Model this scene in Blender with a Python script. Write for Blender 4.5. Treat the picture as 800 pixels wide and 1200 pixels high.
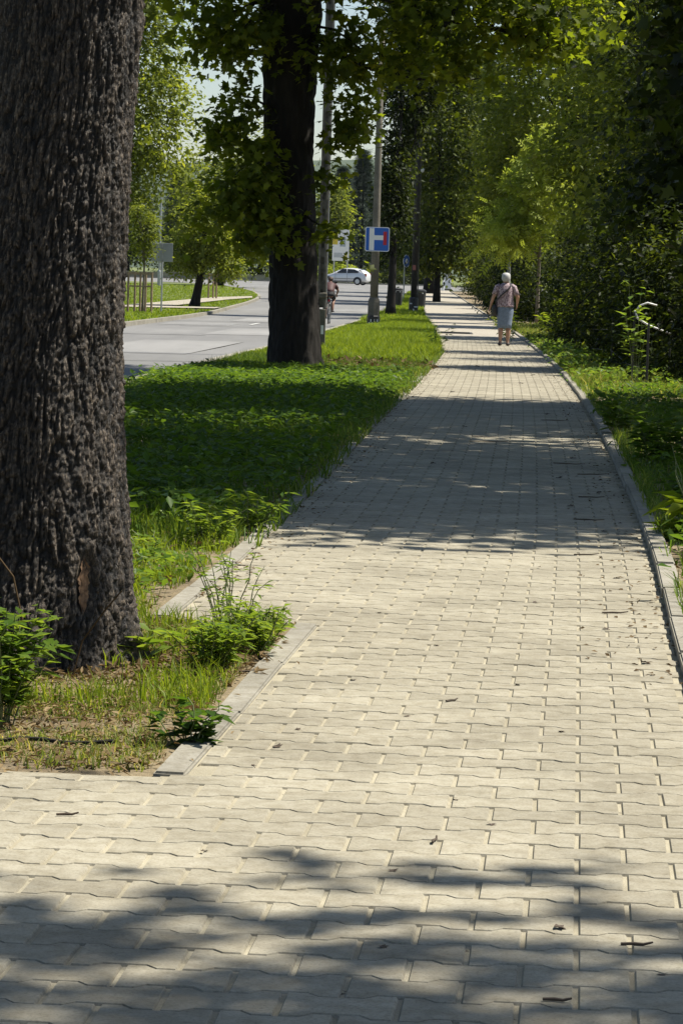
import bpy, bmesh, math, random
import numpy as np
from mathutils import Vector, Matrix, noise

# ------------------------------------------------------------------ camera, sky, sun, exposure
scene = bpy.context.scene
for o in list(bpy.data.objects):
    bpy.data.objects.remove(o, do_unlink=True)
COL = scene.collection
PI = math.pi

CAM_H = 1.24
PITCH = math.atan(282 / 3455)
ROLL = math.radians(1.7)
cam_data = bpy.data.cameras.new('camera')
cam_data.sensor_fit = 'HORIZONTAL'
cam_data.sensor_width = 36.0
cam_data.lens = 36.0 * 3455 / 800
cam_data.clip_start = 0.1
cam_data.clip_end = 12000
cam = bpy.data.objects.new('camera', cam_data)
COL.objects.link(cam)
fw = Vector((0, math.cos(PITCH), -math.sin(PITCH)))
r0 = Vector((1, 0, 0))
u0 = Vector((0, math.sin(PITCH), math.cos(PITCH)))
rt = r0 * math.cos(ROLL) + u0 * math.sin(ROLL)
up = -r0 * math.sin(ROLL) + u0 * math.cos(ROLL)
cam.matrix_world = Matrix(((rt.x, up.x, -fw.x, 0), (rt.y, up.y, -fw.y, 0), (rt.z, up.z, -fw.z, CAM_H), (0, 0, 0, 1)))
scene.camera = cam

SUN_EL = math.radians(60)
SUN_AZ = math.radians(78)          # from straight ahead (+Y) towards the right (+X)
world = bpy.data.worlds.new('World')
scene.world = world
world.use_nodes = True
wn = world.node_tree
sky = wn.nodes.new('ShaderNodeTexSky')
sky.sky_type = 'NISHITA'
sky.sun_disc = False
sky.sun_elevation = SUN_EL
sky.sun_rotation = SUN_AZ
sky.air_density = 1.0
sky.dust_density = 0.8
sky.ozone_density = 1.0
bgn = wn.nodes['Background']
wn.links.new(sky.outputs[0], bgn.inputs[0])
bgn.inputs[1].default_value = 0.068

sun_data = bpy.data.lights.new('sun', 'SUN')
sun_data.energy = 5.0
sun_data.angle = math.radians(0.53)
sun_data.color = (1.0, 0.94, 0.82)
sun = bpy.data.objects.new('sun', sun_data)
COL.objects.link(sun)
sdir = Vector((math.cos(SUN_EL) * math.sin(SUN_AZ), math.cos(SUN_EL) * math.cos(SUN_AZ), math.sin(SUN_EL)))
sun.rotation_euler = sdir.to_track_quat('Z', 'Y').to_euler()
sun.location = (20, 10, 60)

vs = scene.view_settings
vs.view_transform = 'Standard'
vs.look = 'None'
vs.exposure = 0.93
vs.gamma = 1.0
vs.use_curve_mapping = False
scene.cycles.max_bounces = 6
scene.cycles.diffuse_bounces = 2
scene.cycles.glossy_bounces = 2
scene.cycles.transmission_bounces = 4
scene.cycles.transparent_max_bounces = 4
scene.cycles.use_denoising = True

HAZE = .00003
# ------------------------------------------------------------------ lie of the land (metres; camera stands at the origin, path runs to +Y)
GY = [-60, 12, 25, 45, 61, 93, 115, 150, 190, 230, 300, 20000]
GZ = [0, 0, -.02, -.15, -.28, -.40, -.48, -.40, -.2, 0, .1, .1]
def gz(y): return np.interp(y, GY, GZ)
# right inner edge of the path: integrated heading
_hy = np.arange(-12, 232, .25)
_hd = np.interp(_hy, [-5, 12, 16, 25, 34, 50, 70, 110, 150, 210], [.080, .078, .064, .060, .053, .046, .036, .026, .020, .015])
_hx = np.concatenate([[0], np.cumsum((_hd[1:] + _hd[:-1]) * .125)])
_hx += 1.10 - np.interp(9.33, _hy, _hx)
def RE(y): return np.interp(y, _hy, _hx)
def RH(y): return np.interp(y, _hy, _hd)
STEP_Y = 10.32
_ly = [7.12, 10.31, 10.33, 12.65, 17.9, 23.4, 32.4, 44, 57, 80, 116, 178, 232]
_lx = [-.445, -.15, -.67, -.49, -.17, .12, .62, 1.21, 1.80, 2.35, 3.05, 4.5, 5.6]
def LE(y): return np.interp(y, _ly, _lx)
def RR(y):  # right edge of the carriageway
    return np.interp(y, [-40, 34, 127, 205, 218, 228, 234], [-5.6, -2.5, 1.4, 4.0, 4.8, 7.5, 14])
def RL(y):  # left edge of the carriageway
    return np.interp(y, [-40, 82, 102, 120, 144, 160, 172, 188, 202, 216, 228, 234], [-11.2, -6.12, -5.5, -5.2, -4.9, -4.85, -5.05, -5.9, -7.1, -8.8, -11.5, -16])

# ------------------------------------------------------------------ helpers
def tag(o, label=None, cat=None, group=None, kind=None):
    if label: o['label'] = label
    if cat: o['category'] = cat
    if group: o['group'] = group
    if kind: o['kind'] = kind
    return o
def empty(name, loc=(0, 0, 0), rz=0.0):
    o = bpy.data.objects.new(name, None)
    o.empty_display_size = .1
    COL.objects.link(o)
    o.location = loc
    o.rotation_euler = (0, 0, rz)
    return o
def link(name, me, mat=None, parent=None):
    o = bpy.data.objects.new(name, me)
    COL.objects.link(o)
    if mat is not None and len(me.materials) == 0:
        me.materials.append(mat)
    if parent is not None:
        o.parent = parent
    return o
def npmesh(name, V, Fc, mat=None, parent=None, smooth=False, attrs=None):
    """V (n,3) array, Fc (m,k) int array with equal sized faces"""
    V = np.asarray(V, np.float32); Fc = np.asarray(Fc, np.int32)
    me = bpy.data.meshes.new(name)
    m, k = Fc.shape
    me.vertices.add(len(V)); me.vertices.foreach_set('co', V.ravel())
    me.loops.add(m * k); me.loops.foreach_set('vertex_index', Fc.ravel())
    me.polygons.add(m); me.polygons.foreach_set('loop_start', np.arange(0, m * k, k, dtype=np.int32))
    if smooth: me.polygons.foreach_set('use_smooth', np.ones(m, dtype=bool))
    me.update(calc_edges=True)
    if attrs:
        for an, av in attrs.items():
            a = me.attributes.new(an, 'FLOAT', 'POINT'); a.data.foreach_set('value', np.asarray(av, np.float32))
    return link(name, me, mat, parent)

class MB:
    """collects simple solids into one mesh"""
    def __init__(s): s.v = []; s.f = []
    def add(s, vs_, fs):
        b = len(s.v); s.v += [tuple(p) for p in vs_]; s.f += [tuple(i + b for i in f) for f in fs]; return s
    def box(s, c, d, rz=0.0, top=1.0, m=None):
        x, y, z = d[0] / 2, d[1] / 2, d[2] / 2
        P = [Vector((sx * x * (top if sz > 0 else 1), sy * y * (top if sz > 0 else 1), sz * z)) for sz in (-1, 1) for sy in (-1, 1) for sx in (-1, 1)]
        R = m if m is not None else Matrix.Rotation(rz, 3, 'Z')
        P = [R @ p + Vector(c) for p in P]
        return s.add(P, [(0, 2, 3, 1), (4, 5, 7, 6), (0, 1, 5, 4), (2, 6, 7, 3), (0, 4, 6, 2), (1, 3, 7, 5)])
    def tube(s, pts, rad, n=8, caps=True, sq=None):
        pts = [Vector(p) for p in pts]
        if not hasattr(rad, '__len__'): rad = [rad] * len(pts)
        rings = []; px = None
        for i, p in enumerate(pts):
            t = (pts[min(i + 1, len(pts) - 1)] - pts[max(i - 1, 0)]).normalized()
            if px is None:
                a = Vector((1, 0, 0)) if abs(t.x) < .8 else Vector((0, 1, 0))
                px = (a - t * a.dot(t)).normalized()
            else:
                px = (px - t * px.dot(t)).normalized()
            py = t.cross(px)
            rings.append([p + (px * math.cos(2 * PI * k / n) + py * math.sin(2 * PI * k / n)) * rad[i] for k in range(n)])
        b = len(s.v)
        for r in rings: s.v += [tuple(q) for q in r]
        for i in range(len(rings) - 1):
            for k in range(n):
                k2 = (k + 1) % n
                s.f.append((b + i * n + k, b + i * n + k2, b + (i + 1) * n + k2, b + (i + 1) * n + k))
        if caps:
            s.f.append(tuple(b + k for k in reversed(range(n))))
            s.f.append(tuple(b + (len(rings) - 1) * n + k for k in range(n)))
        return s
    def lathe(s, prof, n=16, c=(0, 0, 0), axis='Z', closed=False):
        b = len(s.v)
        for (r, z) in prof:
            for k in range(n):
                a = 2 * PI * k / n
                if axis == 'Z': p = (c[0] + r * math.cos(a), c[1] + r * math.sin(a), c[2] + z)
                elif axis == 'X': p = (c[0] + z, c[1] + r * math.cos(a), c[2] + r * math.sin(a))
                else: p = (c[0] + r * math.cos(a), c[1] + z, c[2] + r * math.sin(a))
                s.v.append(p)
        m = len(prof)
        for i in range(m if closed else m - 1):
            j = (i + 1) % m
            for k in range(n):
                k2 = (k + 1) % n
                s.f.append((b + i * n + k, b + i * n + k2, b + j * n + k2, b + j * n + k))
        if not closed:
            s.f.append(tuple(b + k for k in reversed(range(n)))); s.f.append(tuple(b + (m - 1) * n + k for k in range(n)))
        return s
    def loft(s, rings, caps=True):
        b = len(s.v); n = len(rings[0])
        for r in rings: s.v += [tuple(q) for q in r]
        for i in range(len(rings) - 1):
            for k in range(n):
                k2 = (k + 1) % n
                s.f.append((b + i * n + k, b + i * n + k2, b + (i + 1) * n + k2, b + (i + 1) * n + k))
        if caps:
            s.f.append(tuple(b + k for k in reversed(range(n)))); s.f.append(tuple(b + (len(rings) - 1) * n + k for k in range(n)))
        return s
    def build(s, name, mat, parent=None, smooth=False, bevel=0, subsurf=0):
        me = bpy.data.meshes.new(name)
        me.from_pydata(s.v, [], s.f)
        bm = bmesh.new(); bm.from_mesh(me); bmesh.ops.recalc_face_normals(bm, faces=bm.faces); bm.to_mesh(me); bm.free()
        if smooth:
            for p in me.polygons: p.use_smooth = True
        o = link(name, me, mat, parent)
        if bevel:
            md = o.modifiers.new('bevel', 'BEVEL'); md.width = bevel; md.segments = 2; md.limit_method = 'ANGLE'
        if subsurf:
            md = o.modifiers.new('sub', 'SUBSURF'); md.levels = subsurf; md.render_levels = subsurf
        return o
def ell(cx, cy, z, rx, ry, n=16, p=1.0):
    out = []
    for k in range(n):
        a = 2 * PI * k / n; c, s_ = math.cos(a), math.sin(a)
        out.append((cx + rx * math.copysign(abs(c) ** p, c), cy + ry * math.copysign(abs(s_) ** p, s_), z))
    return out

# ------------------------------------------------------------------ materials
class NT:
    def __init__(s, name):
        s.m = bpy.data.materials.new(name); s.m.use_nodes = True
        s.t = s.m.node_tree; s.b = s.t.nodes['Principled BSDF']; s.out = s.t.nodes['Material Output']
    def n(s, typ, **kw):
        nd = s.t.nodes.new(typ)
        for k, v in kw.items():
            if k.startswith('i_'):
                key = k[2:]; key = int(key) if key.isdigit() else key
                nd.inputs[key].default_value = v
            else: setattr(nd, k, v)
        return nd
    def l(s, a, b): s.t.links.new(a, b)
    def ramp(s, fac, stops):
        r = s.n('ShaderNodeValToRGB'); e = r.color_ramp.elements
        while len(e) < len(stops): e.new(.5)
        for i, (p, c) in enumerate(stops): e[i].position = p; e[i].color = (*c, 1) if len(c) == 3 else c
        s.l(fac, r.inputs[0]); return r.outputs[0]
    def mix(s, fac, a, b, blend='MIX'):
        mx = s.n('ShaderNodeMix', data_type='RGBA', blend_type=blend)
        for sock, v in ((0, fac), (6, a), (7, b)):
            if hasattr(v, 'is_output') or isinstance(v, bpy.types.NodeSocket): s.l(v, mx.inputs[sock])
            else: mx.inputs[sock].default_value = (*v, 1) if isinstance(v, tuple) and len(v) == 3 else v
        return mx.outputs[2]
    def noise(s, scale, detail=4, rough=.6, coord='Object', vec=None):
        t = s.n('ShaderNodeTexNoise'); t.inputs['Scale'].default_value = scale; t.inputs['Detail'].default_value = detail; t.inputs['Roughness'].default_value = rough
        if vec is None:
            vec = s.co(coord)
        s.l(vec, t.inputs['Vector']); return t.outputs['Fac']
    def co(s, coord='Object'):
        if coord == 'World': return s.n('ShaderNodeNewGeometry').outputs['Position']
        return s.n('ShaderNodeTexCoord').outputs[coord]
    def bump(s, h, strength=.4, dist=.01):
        b = s.n('ShaderNodeBump'); b.inputs['Strength'].default_value = strength; b.inputs['Distance'].default_value = dist
        s.l(h, b.inputs['Height']); s.l(b.outputs[0], s.b.inputs['Normal'])
    def col(s, c):
        if isinstance(c, bpy.types.NodeSocket): s.l(c, s.b.inputs['Base Color'])
        else: s.b.inputs['Base Color'].default_value = (*c, 1)
    def set(s, **kw):
        for k, v in kw.items(): s.b.inputs[k.replace('_', ' ')].default_value = v
        return s

def plain(name, c, rough=.6, metal=0., var=.15, scale=8., coord='Object'):
    t = NT(name); f = t.noise(scale, 5, .6, coord)
    lo = tuple(x * (1 - var) for x in c); hi = tuple(min(1, x * (1 + var)) for x in c)
    t.col(t.ramp(f, [(.3, lo), (.7, hi)])); t.set(Roughness=rough, Metallic=metal)
    return t.m

def m_concrete(name, c0, c1, blockvar=.12, fine=.65, bump=.35):
    t = NT(name)
    g = t.n('ShaderNodeNewGeometry').outputs['Position']
    f1 = t.noise(2.2, 5, .65, vec=g); f2 = t.noise(140, 3, .7, vec=g); f3 = t.noise(22, 4, .6, vec=g)
    oi = t.n('ShaderNodeObjectInfo').outputs['Random']
    at = t.n('ShaderNodeAttribute', attribute_name='rnd').outputs['Fac']
    ad = t.n('ShaderNodeMath', operation='ADD'); t.l(oi, ad.inputs[0]); t.l(at, ad.inputs[1])
    fr = t.n('ShaderNodeMath', operation='FRACT'); t.l(ad.outputs[0], fr.inputs[0])
    base = t.ramp(fr.outputs[0], [(0, c0), (.5, tuple((a + b) / 2 for a, b in zip(c0, c1))), (1, c1)])
    base = t.mix(.55, base, t.ramp(f1, [(.3, tuple(x * .84 for x in c0)), (.7, tuple(min(1, x * 1.05) for x in c1))]))
    dirt = t.ramp(f3, [(.38, (1, 1, 1)), (.66, (.72, .69, .63)), (.8, (.5, .47, .42))])
    base = t.mix(.75, base, dirt, 'MULTIPLY')
    f4 = t.noise(.55, 4, .7, vec=g); base = t.mix(.6, base, t.ramp(f4, [(.38, (.80, .79, .77)), (.58, (1.04, 1.04, 1.03))]), 'MULTIPLY')
    f5 = t.noise(75, 2, .5, vec=g); sp = t.mix(.7, t.ramp(f2, [(.32, (.62, .60, .57)), (.5, (1, 1, 1)), (.75, (1.12, 1.12, 1.1))]), t.ramp(f5, [(.25, (.6, .57, .53)), (.42, (1, 1, 1))]), 'MULTIPLY')
    base = t.mix(fine, base, sp, 'MULTIPLY')
    t.col(base); t.set(Roughness=.88); t.b.inputs['Specular IOR Level'].default_value = .25
    t.bump(f2, bump, .002)
    return t.m

M = {}
M['paver'] = m_concrete('paver_concrete', (.25, .23, .18), (.345, .32, .255))
M['kerb'] = m_concrete('kerb_concrete', (.235, .222, .188), (.31, .295, .255), bump=.2)
M['oldconcrete'] = m_concrete('weathered_concrete', (.125, .117, .098), (.185, .172, .145), bump=.5)
M['rough_pole'] = plain('rough_grey_concrete_post', (.12, .108, .09), .9, 0, .5, 9)
def m_sand():
    t = NT('joint_sand'); g = t.n('ShaderNodeNewGeometry').outputs['Position']
    a = t.noise(3, 4, .6, vec=g); b = t.noise(300, 2, .7, vec=g); c = t.noise(26, 3, .7, vec=g)
    cc = t.ramp(a, [(.35, (.26, .235, .17)), (.65, (.37, .34, .255))])
    cc = t.mix(.6, cc, t.ramp(b, [(.3, (.55, .5, .45)), (.6, (1, 1, 1))]), 'MULTIPLY')
    cc = t.mix(t.ramp(c, [(.66, (0, 0, 0)), (.72, (1, 1, 1))]), cc, (.06, .048, .035))
    t.col(cc); t.set(Roughness=.95); t.bump(b, .5, .003); return t.m
M['sand'] = m_sand()
def m_soil():
    t = NT('dry_soil_with_litter'); g = t.n('ShaderNodeNewGeometry').outputs['Position']
    a = t.noise(2.5, 5, .65, vec=g); b = t.noise(45, 5, .7, vec=g); v = t.n('ShaderNodeTexVoronoi'); v.inputs['Scale'].default_value = 60; t.l(g, v.inputs['Vector'])
    cc = t.ramp(a, [(.3, (.13, .10, .062)), (.55, (.22, .178, .112)), (.75, (.30, .25, .165))])
    cc = t.mix(.7, cc, t.ramp(b, [(.3, (.45, .42, .36)), (.62, (1.1, 1.05, .95))]), 'MULTIPLY')
    cc = t.mix(.35, cc, t.ramp(v.outputs['Distance'], [(.1, (.5, .45, .35)), (.5, (1, 1, 1))]), 'MULTIPLY')
    t.col(cc); t.set(Roughness=.95); t.bump(b, .8, .02); return t.m
M['soil'] = m_soil()
def m_turf(name, a_, b_):
    t = NT(name); g = t.n('ShaderNodeNewGeometry').outputs['Position']
    a = t.noise(.7, 5, .65, vec=g); b = t.noise(30, 5, .7, vec=g)
    cc = t.mix(.6, t.ramp(a, [(.3, a_), (.7, b_)]), t.ramp(b, [(.3, (.4, .42, .35)), (.65, (1.1, 1.1, 1))]), 'MULTIPLY')
    t.col(cc); t.set(Roughness=.9); t.bump(b, .8, .03); return t.m
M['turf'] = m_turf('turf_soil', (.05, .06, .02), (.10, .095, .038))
M['turf_mown'] = m_turf('mown_grass_ground', (.085, .115, .025), (.14, .16, .045))  # lighter green ground under mown grass
def m_asphalt(name='worn_asphalt', k=1.0):
    k *= .72
    t = NT(name); g = t.n('ShaderNodeNewGeometry').outputs['Position']
    mp = t.n('ShaderNodeMapping'); mp.inputs['Scale'].default_value = (1.3, .12, 1); t.l(g, mp.inputs[0])
    a = t.noise(.7, 5, .6, vec=mp.outputs[0]); b = t.noise(160, 3, .7, vec=g); c = t.noise(.12, 3, .5, vec=g)
    cc = t.ramp(a, [(.3, (.185 * k, .182 * k, .176 * k)), (.7, (.255 * k, .25 * k, .24 * k))])
    cc = t.mix(.5, cc, t.ramp(b, [(.3, (.75, .75, .75)), (.7, (1.1, 1.1, 1.1))]), 'MULTIPLY')
    cc = t.mix(.5, cc, t.ramp(c, [(.4, (.82, .82, .82)), (.6, (1.05, 1.05, 1.05))]), 'MULTIPLY')
    t.col(cc); t.set(Roughness=.8); t.bump(b, .4, .004); return t.m
M['asphalt'] = m_asphalt()
M['asphalt_pale'] = m_asphalt('pale_asphalt_repair', 1.3)
M['asphalt_dark'] = m_asphalt('dark_asphalt_seam', .5)
M['paint_white'] = plain('worn_white_road_paint', (.42, .42, .40), .7, 0, .25, 6, 'Object')
def m_farpave():
    t = NT('far_paving'); g = t.n('ShaderNodeNewGeometry').outputs['Position']
    br = t.n('ShaderNodeTexBrick'); br.inputs['Scale'].default_value = 1; br.inputs['Brick Width'].default_value = .2; br.inputs['Row Height'].default_value = .143; br.inputs['Mortar Size'].default_value = .006
    br.inputs['Color1'].default_value = (.27, .24, .195, 1); br.inputs['Color2'].default_value = (.33, .30, .24, 1); br.inputs['Mortar'].default_value = (.19, .165, .125, 1)
    t.l(g, br.inputs['Vector']); t.col(br.outputs[0]); t.set(Roughness=.9); return t.m
M['farpave'] = m_farpave()

def m_leaf(name, stops, trans, tfac=.42, rough=.55, spec=.14):
    t = NT(name)
    at = t.n('ShaderNodeAttribute', attribute_name='rnd').outputs['Fac']
    cc = t.ramp(at, stops)
    t.col(cc); t.set(Roughness=rough); t.b.inputs['Specular IOR Level'].default_value = spec
    tr = t.n('ShaderNodeBsdfTranslucent')
    t.l(t.mix(1.0, cc, trans, 'MULTIPLY'), tr.inputs['Color'])
    mx = t.n('ShaderNodeMixShader'); mx.inputs[0].default_value = tfac
    t.l(t.b.outputs[0], mx.inputs[1]); t.l(tr.outputs[0], mx.inputs[2]); t.l(mx.outputs[0], t.out.inputs['Surface'])
    return t.m
def lv(*cs): return [(i / (len(cs) - 1), c) for i, c in enumerate(cs)]
M['leaf_maple'] = m_leaf('maple_leaf', lv((.022, .035, .006), (.036, .054, .008), (.052, .072, .010), (.078, .095, .014)), (6.2, 5.3, 1.3), .47)
M['leaf_dark'] = m_leaf('shaded_leaf', lv((.006, .010, .003), (.012, .020, .005), (.024, .038, .007), (.065, .085, .014)), (4.4, 3.8, 1.3), .34)  # deep shade of the woods put into the leaf colour
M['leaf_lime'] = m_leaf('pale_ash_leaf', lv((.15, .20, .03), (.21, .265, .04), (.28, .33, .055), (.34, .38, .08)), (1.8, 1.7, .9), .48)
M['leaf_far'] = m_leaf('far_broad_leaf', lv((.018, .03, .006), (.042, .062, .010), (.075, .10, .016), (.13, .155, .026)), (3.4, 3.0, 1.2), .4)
M['leaf_sunny'] = m_leaf('sunlit_broad_leaf', lv((.05, .07, .010), (.09, .118, .016), (.135, .165, .024), (.19, .215, .04)), (2.6, 2.4, 1.0), .42)  # brighter copy of the far leaf, sunlight put into its colour
M['needle'] = m_leaf('conifer_needle', lv((.018, .032, .022), (.028, .046, .03), (.04, .06, .036)), (1.5, 1.6, 1.2), .2, .6)
M['grass'] = m_leaf('grass_blade', lv((.038, .078, .010), (.06, .108, .014), (.10, .145, .022), (.18, .20, .045), (.30, .26, .11)), (2.4, 2.2, 1.1), .4, .5)
M['grass_lush'] = m_leaf('lush_verge_grass', lv((.08, .13, .012), (.125, .185, .016), (.175, .23, .02), (.23, .27, .03)), (2.2, 2.0, .9), .42, .5)
M['weed'] = m_leaf('weed_leaf', lv((.03, .066, .009), (.046, .092, .012), (.07, .125, .017), (.11, .165, .026)), (3.0, 2.6, 1.2), .4, .45)
M['dry'] = m_leaf('dry_leaf', lv((.07, .045, .022), (.13, .088, .042), (.24, .18, .10)), (1.2, 1.1, .8), .15, .8)
def m_bark(name, dark, mid, light, sc=6.0):
    t = NT(name)
    mp = t.n('ShaderNodeMapping'); mp.inputs['Scale'].default_value = (1, 1, .28); t.l(t.co('Object'), mp.inputs[0])
    a = t.noise(sc * 2.5, 6, .7, vec=mp.outputs[0]); b = t.noise(sc * .35, 3, .6, vec=mp.outputs[0]); c = t.noise(sc * 12, 4, .7, vec=mp.outputs[0])
    at = t.n('ShaderNodeAttribute', attribute_name='ridge').outputs['Fac']
    cc = t.ramp(a, [(.3, dark), (.52, mid), (.74, light)])
    if name.startswith('rugged'):
        cc = t.mix(t.ramp(c, [(.46, (0, 0, 0)), (.70, (1, 1, 1))]), mid, light)
        cc = t.mix(t.ramp(at, [(.30, (1, 1, 1)), (.66, (0, 0, 0))]), cc, dark)
        cc = t.mix(t.ramp(a, [(.42, (0, 0, 0)), (.6, (.65, .65, .65))]), cc, dark)
    cc = t.mix(.5, cc, t.ramp(b, [(.35, (.6, .57, .54)), (.65, (1.1, 1.08, 1.05))]), 'MULTIPLY')
    t.col(cc); t.set(Roughness=.85); t.b.inputs['Specular IOR Level'].default_value = .3
    ad = t.n('ShaderNodeMath', operation='ADD'); t.l(a, ad.inputs[0]); t.l(c, ad.inputs[1])
    t.bump(ad.outputs[0], .8, .012)
    if name.startswith('rugged'): t.set(Roughness=.6); t.b.inputs['Specular IOR Level'].default_value = .45
    return t.m
M['bark_near'] = m_bark('rugged_maple_bark', (.003, .0022, .0016), (.030, .0215, .0145), (.27, .215, .16), 13)
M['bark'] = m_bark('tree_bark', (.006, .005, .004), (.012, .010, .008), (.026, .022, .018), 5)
M['bark_pale'] = m_bark('young_bark', (.08, .07, .05), (.15, .13, .10), (.24, .21, .17), 6)
M['bare_wood'] = plain('exposed_wood', (.17, .10, .055), .85, 0, .6, 60)

# ------------------------------------------------------------------ the setting: ground, road, path
rng = np.random.default_rng(7)
random.seed(7)
def strip(name, xl, xr, ys, dz, nx, mat, rough=0.0, edge0=True, parent=None):
    ys = np.asarray(ys, float); u = np.linspace(0, 1, nx + 1)
    A = np.array([xl(y) for y in ys]); B = np.array([xr(y) for y in ys])
    X = A[:, None] + (B - A)[:, None] * u[None]
    Y = np.repeat(ys[:, None], nx + 1, 1)
    Z = gz(Y) + dz
    if rough:
        for i in range(X.shape[0]):
            for j in range(X.shape[1]):
                e = min(1, min(j, nx - j) / 2.0) if edge0 else 1
                Z[i, j] += e * rough * noise.noise((X[i, j] * 1.3, Y[i, j] * 1.3, 3.1)) + e * rough * .5 * noise.noise((X[i, j] * 6, Y[i, j] * 6, 1.7))
    V = np.stack([X, Y, Z], -1).reshape(-1, 3)
    n = nx + 1; a = (np.arange(len(ys) - 1)[:, None] * n + np.arange(nx)[None]).ravel()
    F_ = np.stack([a, a + 1, a + n + 1, a + n], 1)
    return npmesh(name, V, F_, mat, parent, smooth=True)
def yr(a, b, st): return np.concatenate([np.arange(a, b, st), [b]])

gs_y = np.concatenate([np.arange(-60, 400, 10), [400, 700, 1200, 2200, 5000, 8900]])
tag(strip('ground', lambda y: -4000, lambda y: 4000, gs_y, -.32, 8, M['turf_mown']), 'flat grassland lying under and beyond the whole street', kind='structure')
tag(strip('soil_bed', lambda y: RR(y) + .1, LE, np.concatenate([yr(7.12, 10.31, .12), yr(10.33, 42, .25)]), -.012, 40, M['soil'], .022), 'dry soil of the verge between the road and the path', kind='structure')
tag(strip('verge_ground', lambda y: RR(y) + .12, LE, yr(42, 222, 1.5), -.02, 14, M['turf'], .03), 'green verge ground beyond the second tree', kind='structure')
tag(strip('right_bank', lambda y: RE(y) + .07, lambda y: RE(y) + 5, np.concatenate([yr(-8, 60, .4), yr(61.5, 222, 2)]), -.005, 24, M['soil'], .05), 'leaf littered soil bank along the right kerb', kind='structure')
tag(strip('right_field', lambda y: RE(y) + 4.95, lambda y: RE(y) + 70, yr(-8, 222, 5), -.06, 6, M['turf']), 'shaded ground behind the fence on the right', kind='structure')
tag(strip('left_lawn', lambda y: RL(y) - 62, lambda y: RL(y) - .12, np.concatenate([yr(-40, 80, 10), yr(82, 230, 2)]), -.0, 30, M['turf_mown'], .05), 'mown grass beyond the far kerb of the road', kind='structure')
road = strip('road', lambda y: RL(y), RR, np.concatenate([yr(-40, 120, 4), yr(124, 234, 1.5)]), -.10, 12, M['asphalt'])
tag(road, 'grey sunlit asphalt street left of the verge', kind='structure')
tag(strip('crossing_road', lambda y: -260, lambda y: 260, yr(234.2, 304, 5), -.103, 6, M['asphalt']), 'asphalt of the crossing street where the car drives', kind='structure')
tag(strip('far_pavement', lambda y: -260, lambda y: 260, yr(304.1, 309, 1.2), .02, 6, M['farpave']), 'pale pavement on the far side of the crossing street', kind='structure')
tag(strip('far_lawn', lambda y: -260, lambda y: 260, yr(309.1, 420, 10), .01, 6, M['turf_mown']), 'grass on the far side of the crossing street', kind='structure')
# kerb lines of the carriageway and surface marks
def kerb_line(name, fx, ys, side, top=.02, w=.15):
    mb = MB(); rings = []
    for y in ys:
        x = float(fx(y)); z = float(gz(y))
        rings.append([(x, y, z - .3), (x + side * w, y, z - .3), (x + side * w, y, z + top), (x, y, z + top)])
    mb.loft(rings); o = mb.build(name, M['kerb'], road); return o
kerb_line('kerb_edging', RR, np.concatenate([np.arange(-40, 200, 4), np.arange(200, 234, 1.5)]), 1)
kerb_line('kerb_edging', RL, np.concatenate([np.arange(-40, 120, 4), np.arange(120, 234, 1.5)]), -1)
mb = MB()
mb.box((0, 304.05, .04), (520, .12, .2)); mb.build('kerb_edging', M['kerb'], road)
def flat_patch(name, pts, dz, mat, parent=road):
    mb = MB(); mb.add([(x, y, float(gz(y)) + dz) for x, y in pts], [tuple(range(len(pts)))]); return mb.build(name, mat, parent)
def roadx(y, k): return float(RL(y)) + (float(RR(y)) - float(RL(y))) * k
for y0, y1, k0, k1 in ((52, 66, .42, .80), (74, 84, .50, .92), (98, 108, .30, .62), (88, 93, .05, .42), (132, 140, .5, .95)):
    flat_patch('asphalt_repair', [(roadx(y0, k0), y0), (roadx(y0 + .4, k1), y0 + .4), (roadx(y1, k1), y1), (roadx(y1 - .5, k0), y1 - .5)], -.094, M['asphalt_pale'])
for y0, k0, k1 in ((46, .0, 1), (57, .1, .7), (71, .0, .55), (86, .2, 1), (96, .0, .6), (118, .2, 1)):
    pts = []; n = 9
    for i in range(n): y = y0 + 1.2 * i / n + random.uniform(-.3, .3); pts.append((roadx(y, k0 + (k1 - k0) * i / (n - 1)), y))
    pts2 = [(x, y + random.uniform(.12, .3)) for x, y in reversed(pts)]
    flat_patch('asphalt_seam', pts + pts2, -.090, M['asphalt_dark'])
for y0 in (91, 103):
    x0, x1 = roadx(y0, .5), roadx(y0 + 4, .5)
    flat_patch('lane_dash', [(x0 - .06, y0), (x0 + .06, y0), (x1 + .06, y0 + 4), (x1 - .06, y0 + 4)], -.086, M['paint_white'])
for i in range(14):
    x = -26 + i * 2.6; flat_patch('lane_dash', [(x, 236.0), (x + 1.3, 236.0), (x + 1.3, 236.7), (x, 236.7)], -.094, M['paint_white'])
flat_patch('lane_dash', [(-60, 268), (60, 268), (60, 268.3), (-60, 268.3)], -.094, M['paint_white'])
# pale footway crossing the lawn on the left
mb = MB()
for a, b in (((-34, 116), (-5.8, 121.5)), ((-9.5, 121), (-6.2, 160)),):
    pass
flat_patch('side_path', [(-40, 112.5), (-8, 118.6), (-5.4, 120.6), (-5.3, 124.4), (-8.5, 122.4), (-40, 116)], .06, M['farpave'], None)
tag(bpy.data.objects['side_path'], 'pale footway crossing the grass left of the road', kind='structure')
flat_patch('island_path', [(-9.2, 122.5), (-7.4, 123.2), (-6.0, 150), (-5.1, 158), (-5.3, 164), (-7.0, 156)], .07, M['farpave'], None)
tag(bpy.data.objects['island_path'], 'narrow pale footway behind the leaning roadside tree', kind='structure')

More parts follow.
